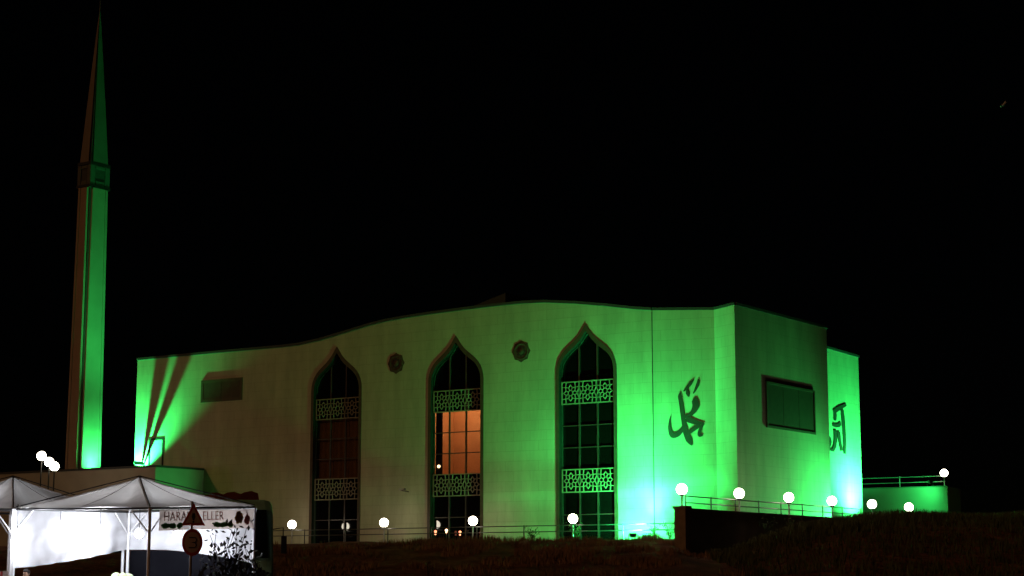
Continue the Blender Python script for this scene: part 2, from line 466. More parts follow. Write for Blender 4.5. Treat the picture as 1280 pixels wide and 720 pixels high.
for wi, c in enumerate(WU):
    # surround: flat band round the opening standing proud of the wall
    inn = ogee(GA, GZS, GZA, ZB + .1); out = ogee(GA + .22, GZS + .02, GZA + .42, ZB + .1)
    b = MB()
    PV = 0.035
    n = len(inn)
    for i in range(n - 1):
        a, a2, o_, o2 = inn[i], inn[i + 1], out[i], out[i + 1]
        P = lambda q, v: fp(c + q[0], v, q[1])
        b.face([P(a, PV), P(a2, PV), P(o2, PV), P(o_, PV)])
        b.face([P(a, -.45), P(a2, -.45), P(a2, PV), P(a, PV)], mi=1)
        b.face([P(o_, PV), P(o2, PV), P(o2, -.02), P(o_, -.02)])
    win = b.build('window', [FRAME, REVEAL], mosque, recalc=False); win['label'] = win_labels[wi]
    # mullions and transoms
    c3 = GA * 2 / 3
    def arch_z(du):
        a_ = abs(du) / GA
        for (t0, w0), (t1, w1) in zip(OG, OG[1:]):
            if w1 <= a_ <= w0: return GZS + (GZA - GZS) * (t0 + (t1 - t0) * (w0 - a_) / (w0 - w1 + 1e-9))
        return GZS
    for du in (-c3 / 2, c3 / 2):
        MB().box(fp(c + du + .05, VG + .012, ZB + .15), D1 * .10, N1 * .07, UP * (arch_z(du) - ZB - .15)).build('mullion', MULLION, win)
    # slim inner frame that catches the light
    b = MB(); i1 = ogee(GA - .002, GZS, GZA - .002, ZB + .12); i2 = ogee(GA - .08, GZS, GZA - .12, ZB + .12)
    for i in range(n - 1):
        b.face([fp(c + i1[i][0], VG + .1, i1[i][1]), fp(c + i1[i + 1][0], VG + .1, i1[i + 1][1]), fp(c + i2[i + 1][0], VG + .1, i2[i + 1][1]), fp(c + i2[i][0], VG + .1, i2[i][1])])
        b.face([fp(c + i2[i][0], VG + .1, i2[i][1]), fp(c + i2[i + 1][0], VG + .1, i2[i + 1][1]), fp(c + i2[i + 1][0], VG, i2[i + 1][1]), fp(c + i2[i][0], VG, i2[i][1])])
    b.build('inner_frame', MULLION, win, recalc=False)
    hz = (ZU0 - ZL1) / 3
    for z in (ZL1 + hz, ZL1 + 2 * hz, 5.15):
        MB().box(fp(c + GA - .09, VG + .014, z - .03), D1 * (2 * GA - .18), N1 * .055, UP * .06).build('transom', MULLION, win)
    for z0, z1 in ((ZU0, ZU1), (ZL0, ZL1)):
        lattice(c - GA + .1, c + GA - .1, z0, z1, VG + .11, fp).build('lattice_panel', LATTICE, win)
    # panes
    rows = [(ZB + .12, 5.12), (5.18, ZL1 - .02), (ZL1, ZL1 + hz - .03), (ZL1 + hz + .03, ZL1 + 2 * hz - .03), (ZL1 + 2 * hz + .03, ZU0), (ZU0 + .02, None)]
    for col in range(3):
        ua, ub = -GA + .02 + col * c3 + .01, -GA - .02 + (col + 1) * c3 - .01
        for ri, (z0, z1) in enumerate(rows):
            if z1 is None:
                N_ = 14
                top = [(ua + (ub - ua) * i / N_) for i in range(N_ + 1)]
                poly = [(ua, z0), (ub, z0)] + [(x, max(z0 + .1, arch_z(x) - .02)) for x in top[::-1]]
            else: poly = [(ua, z0), (ub, z0), (ub, z1), (ua, z1)]
            tilt = random.uniform(-.004, .004)
            gm_ = CLEAR if (wi == 1 and 2 <= ri <= 4) or (wi == 0 and 2 <= ri <= 4) else GLASS
            MB().prism([fp(c + x, VG - .012 + tilt * x, z) for x, z in poly], -N1, .012).build('pane', gm_, win)
    if wi == 1:      # room behind the middle window
        rb = MB(); wall_m = mat('room_plaster', (0.62, 0.36, 0.20), .9, var=.12, scale=.7)
        z0, z1 = ZL1 - .4, ZU0 + 1.3; uL, uR, vb = c + 2.6, c - 4.5, -3.4
        rb.face([fp(uL, vb, z0), fp(uR, vb, z0), fp(uR, vb, z1), fp(uL, vb, z1)])
        rb.face([fp(uL, -.5, z0), fp(uL, vb, z0), fp(uL, vb, z1), fp(uL, -.5, z1)])
        rb.face([fp(uR, -.5, z0), fp(uR, vb, z0), fp(uR, vb, z1), fp(uR, -.5, z1)])
        rb.face([fp(uL, -.5, z1), fp(uR, -.5, z1), fp(uR, vb, z1), fp(uL, vb, z1)])
        rb.face([fp(uL, -.5, z0), fp(uR, -.5, z0), fp(uR, vb, z0), fp(uL, vb, z0)])
        rb.build('room', wall_m, win, recalc=False)
        cu = MB(); cu.grid([[fp(c + GA - .02 - .5 * i / 12, -.50 + .05 * sin(i * 1.9), z) for i in range(13)] for z in (ZL1, ZU0)])
        cu.build('curtain_or_dark_strip', mat('unlit_strip', (.02, .012, .012), .9), win, smooth=True)  # dark strip put in for the unlit left side of the room
        MB().ball(fp(c + .2, -.95, ZU0 + .75), .16).build('ceiling_lamp', emat('room_lamp', (1, .60, .30), 330), win, smooth=True)
        MB().ball(at(548.5, 583, fp(c + 1.1, -.8, 0).y), .10).build('wall_lamp', emat('wall_lamp', (1, .78, .42), 5), win, smooth=True)
    if wi == 0:      # drawn curtain behind the far window
        cu = MB(); cu.grid([[fp(c + GA - 2 * GA * i / 60, -.50 + .05 * sin(i * .9), z) for i in range(61)] for z in (ZL1, ZU0)])
        cu.build('curtain_or_dark_strip', mat('brown_curtain', (.34, .22, .12), .9), win, smooth=True)
# dark rooms behind the other panes
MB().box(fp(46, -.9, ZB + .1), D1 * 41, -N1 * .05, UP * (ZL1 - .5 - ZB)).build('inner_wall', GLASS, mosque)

# --- medallions
for (u, z), lb in zip([(24.0, 14.92), (14.43, 15.02)], ['star medallion between the far and middle windows', 'star medallion between the middle window and the near window']):
    b = MB(); N_ = 32
    pts = []
    for i in range(N_):
        a = 2 * pi * i / N_; r = .62 + .055 * (1 if i % 4 == 0 else (-.6 if i % 4 == 2 else 0))
        pts.append((r * cos(a), r * sin(a)))
    b.prism([fp(u + x, .003, z + y) for x, y in pts], N1, .015)
    md = b.build('medallion', FRAME, mosque); md['label'] = lb
    MB().lathe(fp(u, .017, z), [(.52, 0), (.50, .02), (.44, .02), (.42, 0)], 32, D1, UP, N1).build('ring', FRAME, md, True)
    b = MB(); st = []
    for i in range(16):
        a = 2 * pi * i / 16; r = .38 if i % 2 == 0 else .26
        st.append(fp(u + r * cos(a), .020, z + r * sin(a)))
    b.prism(st, N1, .012); b.build('star', DARKMETAL, md)
    MB().lathe(fp(u, .034, z), [(.2, 0), (.16, .02), (.001, .025)], 20, D1, UP, N1).build('boss', FRAME, md, True)

# --- small rectangular window on the left, large one on the side wall
def boxwin(f3, X, N, a0, a1, z0, z1, proj, fw_, lb):
    b = MB()
    for (p0, p1, q0, q1) in ((a0, a1, z0, z0 + fw_), (a0, a1, z1 - fw_, z1), (a0, a0 + fw_, z0 + fw_, z1 - fw_), (a1 - fw_, a1, z0 + fw_, z1 - fw_)):
        c8 = [f3(p0, .002, q0), f3(p1, .002, q0), f3(p1, proj, q0), f3(p0, proj, q0), f3(p0, .002, q1), f3(p1, .002, q1), f3(p1, proj, q1), f3(p0, proj, q1)]
        b.hexa(c8)
    o = b.build('window', FRAME2, mosque); o['label'] = lb
    nn = 3 if a1 - a0 > 5 else 2
    for k in range(nn):
        p0 = a0 + fw_ + (a1 - a0 - 2 * fw_) * k / nn + .02; p1 = a0 + fw_ + (a1 - a0 - 2 * fw_) * (k + 1) / nn - .02
        MB().prism([f3(p0, .03, z0 + fw_), f3(p1, .03, z0 + fw_), f3(p1, .03, z1 - fw_), f3(p0, .03, z1 - fw_)], N, .02).build('pane', PANEL, o)
    return o
FRAME2 = mat('window_surround', (0.10, 0.075, 0.05), .7)
PANEL = mat('dark_panel', (0.075, 0.055, 0.04), .6, var=.15)
boxwin(fp, -D1, N1, 37.1, 40.9, 13.32, 14.84, .06, .20, 'small wide rectangular window high on the left')
boxwin(sp, D2, N2, 3.68, 10.2, 10.0, 12.66, .10, .13, 'large rectangular window on the side wall')

# --- calligraphy: raised strokes of varying width
def stroke(b, pts, f3, vbase, th):
    P = [V((x, y, 0)) for x, y, _ in pts]; W = [q[2] for q in pts]
    # resample with Catmull-Rom
    R = []; RW = []
    for i in range(len(P) - 1):
        p0, p1, p2, p3 = P[max(i - 1, 0)], P[i], P[i + 1], P[min(i + 2, len(P) - 1)]
        for k in range(5):
            t_ = k / 5
            R.append(.5 * ((2 * p1) + (p2 - p0) * t_ + (2 * p0 - 5 * p1 + 4 * p2 - p3) * t_ ** 2 + (3 * p1 - p0 - 3 * p2 + p3) * t_ ** 3)); RW.append(W[i] + (W[i + 1] - W[i]) * t_)
    R.append(P[-1]); RW.append(W[-1])
    Lp, Rp = [], []
    for i, p in enumerate(R):
        d = (R[min(i + 1, len(R) - 1)] - R[max(i - 1, 0)]).normalized(); n_ = V((-d.y, d.x, 0)) * RW[i] / 2
        Lp.append(p + n_); Rp.append(p - n_)
    for i in range(len(R) - 1):
        q = [Lp[i], Lp[i + 1], Rp[i + 1], Rp[i]]
        b.face([f3(p.x, vbase + th, p.y) for p in q])
        b.face([f3(Lp[i].x, vbase, Lp[i].y), f3(Lp[i + 1].x, vbase, Lp[i + 1].y), f3(Lp[i + 1].x, vbase + th, Lp[i + 1].y), f3(Lp[i].x, vbase + th, Lp[i].y)])
        b.face([f3(Rp[i].x, vbase, Rp[i].y), f3(Rp[i + 1].x, vbase, Rp[i + 1].y), f3(Rp[i + 1].x, vbase + th, Rp[i + 1].y), f3(Rp[i].x, vbase + th, Rp[i].y)])
    for e in (0, -1):
        b.face([f3(Lp[e].x, vbase, Lp[e].y), f3(Rp[e].x, vbase, Rp[e].y), f3(Rp[e].x, vbase + th, Rp[e].y), f3(Lp[e].x, vbase + th, Lp[e].y)])
CALLI = mat('calligraphy_metal', (0.045, 0.05, 0.04), .5, .3)
# main facade: metres on the recessed fold, x to the right from the word's left end, y down from its top
FOLD = (fp(1.78, -RB, 0) - fp(5.31, 0, 0)).normalized(); FN = V((FOLD.y, -FOLD.x, 0))
if FN.dot(N1) < 0: FN = -FN
def c1(x, v, y):      # 6x sketch units -> metres
    return fp(5.31, 0, 0) + FOLD * (0.90 + (x - 95) * .0080) + FN * v + UP * (12.70 - (y - 100) * .0071)
b = MB()
S1 = [[(187, 203, 5), (181, 235, 28), (190, 300, 31), (199, 380, 32), (209, 460, 34), (222, 530, 44), (244, 590, 50), (262, 634, 8)],
      [(113, 392, 4), (104, 440, 16), (105, 500, 27), (124, 548, 44), (162, 538, 42), (194, 500, 30), (212, 455, 12)],
      [(298, 248, 8), (293, 280, 50), (296, 322, 52), (272, 368, 34), (243, 392, 27), (212, 404, 22)],
      [(222, 418, 44), (265, 436, 46), (305, 452, 36), (352, 456, 12)],
      [(350, 458, 14), (332, 490, 20), (318, 535, 24), (322, 556, 24), (343, 550, 12)],
      [(325, 468, 32), (285, 498, 34), (246, 528, 28), (218, 556, 20)],
      [(286, 102, 6), (258, 138, 26), (228, 178, 20), (208, 198, 5)],
      [(236, 182, 16), (239, 214, 30), (246, 242, 10)],
      [(318, 102, 8), (313, 145, 26), (294, 190, 17), (278, 218, 8)]]
for k, st in enumerate(S1[:6]): stroke(b, st, c1, .008, .022 + .003 * k)
cal = b.build('calligraphy', CALLI, mosque); cal['label'] = 'dark calligraphy emblem on the main facade'
for k, st in enumerate(S1[6:]):
    b = MB(); stroke(b, st, c1, .008, .024); b.build('calligraphy_mark', CALLI, cal)
def c2(x, v, y):
    s0 = 12.3 + 10.35
    return sp(s0 + (x - 205) * .0165, -SB + v, 13.05 - (y - 115) * .0066)
b = MB()
S2 = [[(243, 118, 20), (185, 160, 38), (128, 208, 34)], [(128, 200, 26), (134, 250, 26), (130, 300, 20)],
      [(108, 345, 30), (140, 350, 34), (168, 340, 34), (182, 308, 14)], [(203, 182, 26), (212, 300, 32), (218, 480, 27), (215, 622, 20)],
      [(162, 410, 28), (170, 500, 26), (188, 598, 26)], [(128, 400, 26), (130, 480, 27), (120, 560, 26), (102, 600, 24)],
      [(112, 606, 20), (75, 600, 22), (40, 560, 22), (30, 500, 24), (60, 470, 20), (80, 520, 20), (60, 590, 20)]]
S2 = [[(x, y, w_ * 1.05) for x, y, w_ in st] for st in S2]
for k in (3, 4, 5, 6): stroke(b, S2[k], c2, .008, .022 + .003 * k)
cal = b.build('calligraphy', CALLI, mosque); cal['label'] = 'dark calligraphy emblem on the rear wing beyond the side wall'
b = MB(); stroke(b, S2[0], c2, .008, .024); stroke(b, S2[1], c2, .008, .027); b.build('calligraphy_mark', CALLI, cal)
b = MB(); stroke(b, S2[2], c2, .008, .024); b.build('calligraphy_mark', CALLI, cal)

# ------------------------------------------------------------------ annex block on the left
EA = 4.55; ZA = 8.69
ax = thing('annex', fp(52, 2, 3.0), 'low flat roofed annex in front of the left end of the mosque', 'annex')
b = MB()
UL = 74
def q(P0, P1, z0, z1, u0=0): wallq(b, P0, P1, z0, z1, z1, u0)
q(fp(UL, EA, 0), fp(40.45, EA, 0), 2.0, ZA); q(fp(40.45, EA, 0), fp(40.45, .02, 0), 2.0, ZA, 3); q(fp(UL, -6, 0), fp(UL, EA, 0), 2, ZA)
q(fp(47.3, -6, 0), fp(UL, -6, 0), 2, ZA)
b.build('wall', PLASTER, ax, recalc=False)
MB().box(fp(UL - .1, EA - .1, ZA - .55), D1 * (UL - 40.65), -N1 * (EA - .15), UP * .1).build('roof', PIER, ax)
MB().box(fp(UL - .1, -.06, ZA - .55), D1 * (UL - 47.4), -N1 * 5.9, UP * .1).build('roof', PIER, ax)
b = MB(); b.box(fp(UL + .06, EA + .06, ZA), D1 * (UL - 40.45 + .12), -N1 * .30, UP * .14); b.box(fp(40.69, EA - .245, ZA), D1 * .30, -N1 * (EA - .3), UP * .14)
b.build('coping', COPING, ax)
# roof door in a dark frame against the facade
dr = thing('roof_door', fp(45.05, .1, ZA - .45), 'small green lit door in a dark frame on the annex roof', 'door')
b = MB()
for a0, a1, z0, z1 in ((44.32, 44.48, 8.25, 10.95), (45.62, 45.78, 8.25, 10.95), (44.32, 45.78, 10.95, 11.1)):
    b.box(fp(a1, .01, z0), D1 * (a1 - a0), N1 * .022, UP * (z1 - z0))
b.build('frame', DARKMETAL, dr)
MB().box(fp(45.61, .004, 8.26), D1 * 1.12, N1 * .012, UP * 2.68).build('leaf', mat('door_paint', (.45, .45, .42), .5), dr)
MB().ball(fp(44.62, .12, 9.3), .05, 8, 6).build('handle', POST, dr)
for k, (u0, u1, z, lb) in enumerate(((46.33, 46.46, 9.35, 'left one of two bars added to cast shadows under the left end of the roofline'), (46.17, 46.25, 9.25, 'added shadow bar beside the small roof door'))):  # bars added to throw the slanting shadows across the floodlit facade
    e_ = thing('shadow_bar', fp((u0 + u1) / 2, .1, z), lb, 'shadow bar', 'bars added to shade the facade above the annex')
    MB().box(fp(u1, .01, z), D1 * (u1 - u0), N1 * .85, UP * .14).build('bar_body', DARKMETAL, e_)
    MB().box(fp(u1 - .02, .06, z - .12), D1 * (u1 - u0 - .04), N1 * .05, UP * .119).build('bar_underside', DARKMETAL, e_)

# ------------------------------------------------------------------ minaret
K0 = at(98.5, 585, 128); K0.z = 0
MC = K0 + D2 * 1.15 - D1 * 0.85                   # axis
mn = thing('minaret', (MC.x, MC.y, 3.0), 'slender tapering minaret with pointed spire, green on one face', 'minaret')
def slab(b, side, hw0, hd0, hw1, hd1, z0, z1, th=.18):    # one facing slab; side 0:N1 1:N2 2:-N1 3:-N2
    N = (N1, N2, -N1, -N2)[side]; X = (D1, D2, -D1, -D2)[side]
    c8 = []
    for hw, hd, z in ((hw0, hd0, z0), (hw1, hd1, z1)):
        c8 += [MC + X * sx * hw + N * (hd - dd) + UP * z for sx, dd in ((-1, 0), (1, 0), (1, th), (-1, th))]
    b.hexa(c8); return b
AX0, BX0 = 0.80, 1.12             # half sizes at base along D1 / D2
ZT, ZBAL, ZTIP = 29.6, 31.5, 43.5
k1 = .86
def core(b, hx0, hy0, hx1, hy1, z0, z1):
    c8 = []
    for hx, hy, z in ((hx0, hy0, z0), (hx1, hy1, z1)):
        c8 += [MC + D1 * sx * hx + D2 * sy * hy + UP * z for sx, sy in ((-1, -1), (1, -1), (1, 1), (-1, 1))]
    b.hexa(c8); return b
MST = mat('minaret_stone', (0.37, 0.25, 0.18), .75, var=.1, scale=.8)
SPIRE = mat('spire_shade', (0.20, 0.15, 0.12), .6, var=.12, scale=.8)  # darker tone paints in the light fading up the spire
MIN_D = mat('minaret_core', (0.06, 0.055, 0.05), .7)
core(MB(), AX0 - .12, BX0 - .12, (AX0 - .12) * k1, (BX0 - .12) * k1, 3.0, ZT).build('core', MIN_D, mn)
for sd_ in range(4):
    hw, hd = ((AX0, BX0) if sd_ % 2 == 0 else (BX0, AX0))
    b = slab(MB(), sd_, hw - .17, hd + .02, hw * k1 - .24, (hd + .02) * k1, 3.0, ZT)
    pnl = b.build('shaft_face', MST, mn)
    # thin raised edge strips
    b = MB(); N = (N1, N2, -N1, -N2)[sd_]; X = (D1, D2, -D1, -D2)[sd_]
    for sg in (-1, 1):
        c8 = []
        for f, z, cut in ((1, 3.0, .17), (k1, ZT - .02, .24)):
            e0, e1 = hw * f - cut, hw * f - cut - .2; d0, d1 = (hd + .023) * f, (hd + .07) * f
            a_, c_ = sg * e0 * .995, sg * e1
            c8 += [MC + X * a_ + N * d0 + UP * z, MC + X * c_ + N * d0 + UP * z, MC + X * c_ + N * d1 + UP * z, MC + X * a_ + N * d1 + UP * z]
        b.hexa(c8)
    b.build('edge_strip', MST, pnl)
# balcony storey
bal = core(MB(), AX0 * k1 * .92, BX0 * k1 * .92, AX0 * k1 * .9, BX0 * k1 * .9, ZT - .01, ZBAL).build('balcony', MIN_D, mn)
b = core(MB(), AX0 * k1 + .03, BX0 * k1 + .03, AX0 * k1 + .03, BX0 * k1 + .03, ZT + .0, ZT + .22); b.build('ledge', DARKMETAL, bal)
b = core(MB(), AX0 * k1 + .01, BX0 * k1 + .01, AX0 * k1 + .01, BX0 * k1 + .01, ZBAL - .2, ZBAL + .02); b.build('ledge', DARKMETAL, bal)
for sd_ in range(4):
    hw, hd = ((AX0, BX0) if sd_ % 2 == 0 else (BX0, AX0)); hw *= k1; hd *= k1
    N = (N1, N2, -N1, -N2)[sd_]; X = (D1, D2, -D1, -D2)[sd_]
    b = MB()
    for sx in (-1, 1): b.cbox(MC + X * sx * hw * .74 + N * (hd * .955) + UP * (ZT + .95), hw * .46, .06, 1.45, X, N)
    b.cbox(MC + N * (hd * .955) + UP * (ZT + 1.55), hw * .9, .05, .22, X, N); b.cbox(MC + N * (hd * .955) + UP * (ZT + .38), hw * .9, .05, .3, X, N)
    b.build('balcony_screen', mat('screen_stone', (.10, .09, .075), .7), bal)
# spire: four blades closing on the tip
for sd_ in range(4):
    hw, hd = ((AX0, BX0) if sd_ % 2 == 0 else (BX0, AX0)); hw = hw * k1 - .24; hd *= k1
    N = (N1, N2, -N1, -N2)[sd_]; X = (D1, D2, -D1, -D2)[sd_]
    b = MB(); tip = MC + UP * ZTIP
    steps = 8; pts = []
    for i in range(steps + 1):
        t_ = i / steps; f = (1 - t_) ** .92
        z = ZBAL + .02 + (ZTIP - ZBAL) * t_
        pts.append([MC - X * hw * f + N * hd * f + UP * z, MC + X * hw * f + N * hd * f + UP * z])
    b.grid(pts); b.build('spire_face', SPIRE, mn, recalc=False)
core(MB(), AX0 * k1 - .12, BX0 * k1 - .12, .01, .01, ZBAL + .021, ZTIP + .0).build('spire_core', MIN_D, mn)
MB().tube([MC + UP * (ZTIP - .3), MC + UP * (ZTIP + .7)], [.05, .015]).build('finial', DARKMETAL, mn)

# ------------------------------------------------------------------ ramp wall on the right, terrace block behind
QW, ZR = 3.0, 4.80
rw = thing('ramp_wall', sp(-2, QW, 2.2), 'dark concrete ramp wall running back beside the mosque', 'wall')
MB().box(sp(-11.0, QW, 1.6), D2 * 30, -N2 * .55, UP * (ZR - 1.6)).build('body', PIER, rw)
MB().box(sp(-11.06, QW + .06, ZR), D2 * 30.1, -N2 * .67, UP * .09).build('coping', PIER, rw)
# ramp floor behind the wall
t = MB().box(sp(-1.5, QW - .56, 1.7), D2 * 20.0, -N2 * 2.4, UP * (4.35 - 1.7)).build('ramp_pavement', MATS['paving']); tag(t, kind='structure')
# end pier with box on top
ep = thing('wall_pier', sp(-11.4, QW - .3, 3.0), 'square brown pier with cap at the end of the ramp wall', 'pier')
MB().cbox(sp(-11.32, QW - .26, 3.55), .5, .62, 2.6, D2, N2).build('shaft', mat('brown_concrete', (.26, .18, .13), .9, var=.2), ep)
MB().cbox(sp(-11.32, QW - .26, 4.92), .62, .74, .14, D2, N2).build('cap', PIER, ep)

def railing(name, f, a0, a1, step, v, z0, rails, label, group):
    o = thing(name, f((a0 + a1) / 2, v, z0), label, 'railing', group)
    n = max(1, round((a1 - a0) / step))
    for i in range(n + 1):
        a = a0 + (a1 - a0) * i / n
        MB().tube([f(a, v, z0), f(a, v, rails[0] + .05)], .035).build('post', RAIL, o)
    for z in rails:
        MB().tube([f(a0 - .05, v, z), f(a1 + .05, v, z)], .028).build('rail', RAIL, o)
    return o
railing('railing', fp, 2.75, 39.5, 3.35, 2.2, TZ - .02, (4.46, 4.12), 'long dark metal railing along the front terrace under the windows', 'metal railings')
railing('railing', sp, -10.9, 10.5, 2.7, QW - .3, ZR + .08, (5.50, 5.18), 'dark metal railing on top of the ramp wall', 'metal railings')

# terrace block beyond the wing
TB = at(1078, 612, 128); TB.z = 0
tb = thing('terrace_block', TB + D1 * 3.5 + UP * 4.5, 'low green lit terrace block beyond the right end of the mosque', 'terrace block')
ZTB = 7.66
P0, P1 = TB - D1 * 1.5, TB + D1 * 6.25
b = MB()
b.hexa([P0 + UP * 3, P1 + UP * 3, P1 + D2 * 2.5 + UP * 3, P0 + D2 * 2.5 + UP * 3, P0 + UP * ZTB, P1 + UP * ZTB, P1 + D2 * 2.5 + UP * ZTB, P0 + D2 * 2.5 + UP * ZTB])
b.build('wall', PLASTER, tb)
b = MB().box(P0 + N1 * .06 + UP * ZTB, (P1 - P0) + D1 * .06, D2 * .3, UP * .08); b.build('coping', PIER, tb)
fr = lambda a, v, z: P0 + D1 * a + N1 * v + UP * z
o = railing('railing', lambda a, v, z: P0 + D1 * a - N1 * .15 + UP * z, 1.0, 7.5, 3.25, 0, ZTB + .08, (8.42, 8.04), 'pale metal railing on the low terrace block at far right', 'metal railings')
for ch in o.children: ch.data.materials[0] = POST

# ------------------------------------------------------------------ globe lamps
def globe_lamp(base, zg, label, group, r=.275, m=GLOBE, pm=POST):
    o = thing('globe_lamp', base, label, 'lamp', group)
    MB().tube([base, V((base.x, base.y, zg - r))], .045, 8).build('post', pm, o)
    MB().lathe((base.x, base.y, zg - r - .06), [(.05, 0), (.12, .02), (.12, .09), (.09, .1)], 12).build('collar', DARKMETAL, o, True)
    MB().ball((base.x, base.y, zg), r, 20, 14).build('globe', m, o, True)
    return o
gf = ['lit white globe lamp in front of the far ogee window', 'lit white globe lamp between the far and middle ogee windows',
      'lit white globe lamp at the right edge of the middle ogee window', 'lit white globe lamp in front of the nearest ogee window']
for u, lb in zip((30.41, 22.98, 16.3, 9.3), gf): globe_lamp(fp(u, 2.35, TZ), 4.82, lb, 'globe lamps along the front terrace')
gs = ['lit globe lamp on the pier at the end of the ramp wall', 'lit globe lamp on the ramp railing by the building corner', 'lit globe lamp on the ramp railing under the side window',
      'lit globe lamp on the ramp railing by the edge of the rear wing', 'lit globe lamp left of the two in front of the low terrace block', 'lit globe lamp right of the two in front of the low terrace block']
for s_, lb in zip((-11.33, -5.6, .26, 5.88, 11.58, 17.3), gs): globe_lamp(sp(s_, QW - .05 if s_ > -11 else QW - .26, ZR + .09 if s_ > -11 else 4.99), 5.82, lb, 'globe lamps along the ramp wall')
Pt = P1 - D1 * .25 - N1 * .15
globe_lamp(V((Pt.x, Pt.y, ZTB + .08)), 8.62, 'lit globe lamp on the corner of the low terrace block at far right', 'globe lamps on block roofs', .27)
for (u, z), lb in zip(((50.4, 9.85), (49.35, 9.30), (48.85, 8.98)), ('highest and leftmost globe lamp on the annex roof beside the minaret', 'middle globe lamp of the bright cluster left of the minaret foot', 'lowest globe lamp of the bright cluster left of the minaret foot')):
    pass
for (x, y), lb in zip(((52, 570), (61.5, 577.5), (68, 583)), ('highest and leftmost globe lamp by the minaret foot', 'middle globe lamp of the bright cluster by the minaret foot', 'lowest globe lamp of the bright cluster by the minaret foot')):
    P = at(x, y, 116); globe_lamp(V((P.x, P.y, ground_z(P.x, P.y))), P.z, lb, 'globe lamps beside the minaret', .30, pm=DARKMETAL)

# ------------------------------------------------------------------ green floodlights
GREEN = (0.030, 1.0, 0.195)
def flood(pos, target, power, angle, blend, label, size=.12, ground=None):
    o = thing('floodlight', pos - UP * .25, label, 'floodlight', 'green floodlights')
    Z = (target - pos).normalized(); X = Z.cross(UP).normalized(); Y = X.cross(Z)
    b = MB(); c = pos - Z * .12
    b.hexa([c + X * a * .13 + Y * d * .10 - Z * .06 for a, d in ((-1, -1), (1, -1), (1, 1), (-1, 1))] + [c + X * a * .2 + Y * d * .16 + Z * .06 for a, d in ((-1, -1), (1, -1), (1, 1), (-1, 1))])
    h = b.build('housing', DARKMETAL, o)
    b = MB().cbox(c + Z * .066, .34, .26, .01, X, Y, Z); b.build('lens', LENS, h)
    MB().tube([pos - UP * .25 - X * .24, pos - X * .24, pos + X * .24, pos - UP * .25 + X * .24], .018, 6).build('bracket', DARKMETAL, o)
    L = bpy.data.lights.new('green_beam', 'SPOT'); L.energy = power; L.color = GREEN; L.spot_size = radians(angle); L.spot_blend = blend; L.shadow_soft_size = size
    lo = bpy.data.objects.new('green_beam', L); COL.objects.link(lo); lo.parent = o
    lo.location = UP * .25 + Z * .02; lo.rotation_euler = Z.to_track_quat('-Z', 'Y').to_euler()
    return o
flood(fp(5.2, 2.62, TZ + .3), fp(6.9, 0, 7.9), 14500, 179, 1.0, 'green floodlight on the terrace edge near the calligraphy')
flood(fp(5.35, .85, TZ + .35), fp(5.35, 0.05, 8.2), 7000, 66, 1.0, 'green uplight close to the facade between the nearest window and the calligraphy')
flood(fp(46.6, .75, 8.5), fp(45.9, 0, 13.0), 17000, 100, .7, 'green floodlight on the annex roof at the left end of the facade', .03)
PM = MC + N2 * 1.85 + UP * 8.2
flood(PM, MC + N2 * .9 + UP * 18, 14000, 110, 1.0, 'green floodlight at the foot of the minaret')
flood(sp(24.0, -SB + 2.0, 5.6), sp(23.5, -SB, 10), 21000, 150, 1.0, 'green floodlight at the foot of the rear wing')
flood(sp(14.0, 2.2, 4.75), sp(8, 0, 6), 7000, 150, 1.0, 'green floodlight beside the ramp at the end of the side wall')
flood(fp(34.0, 4.3, 3.9), fp(40.45, 3.2, 7.6), 900, 44, .95, 'green floodlight on the bank right of the annex')
flood(P1 - D1 * .6 + N1 * 1.6 + UP * 7.9, P1 - D1 * 3 - N1 * 0 + UP * 6.6, 480, 150, 1, 'green floodlight by the low terrace block at far right')

# small wall lamp on an arm beside the middle window
wl = thing('arm_light', fp(22.9, .02, 6.8), 'small dark light fitting on an arm left of the middle window', 'light fitting')
MB().tube([fp(22.9, .0, 6.78), fp(22.7, 1.0, 6.82), fp(22.3, 1.5, 6.84)], .025, 6).build('arm', DARKMETAL, wl)
MB().cbox(fp(22.2, 1.55, 6.86), .36, .22, .12, D1, N1).build('head', POST, wl)
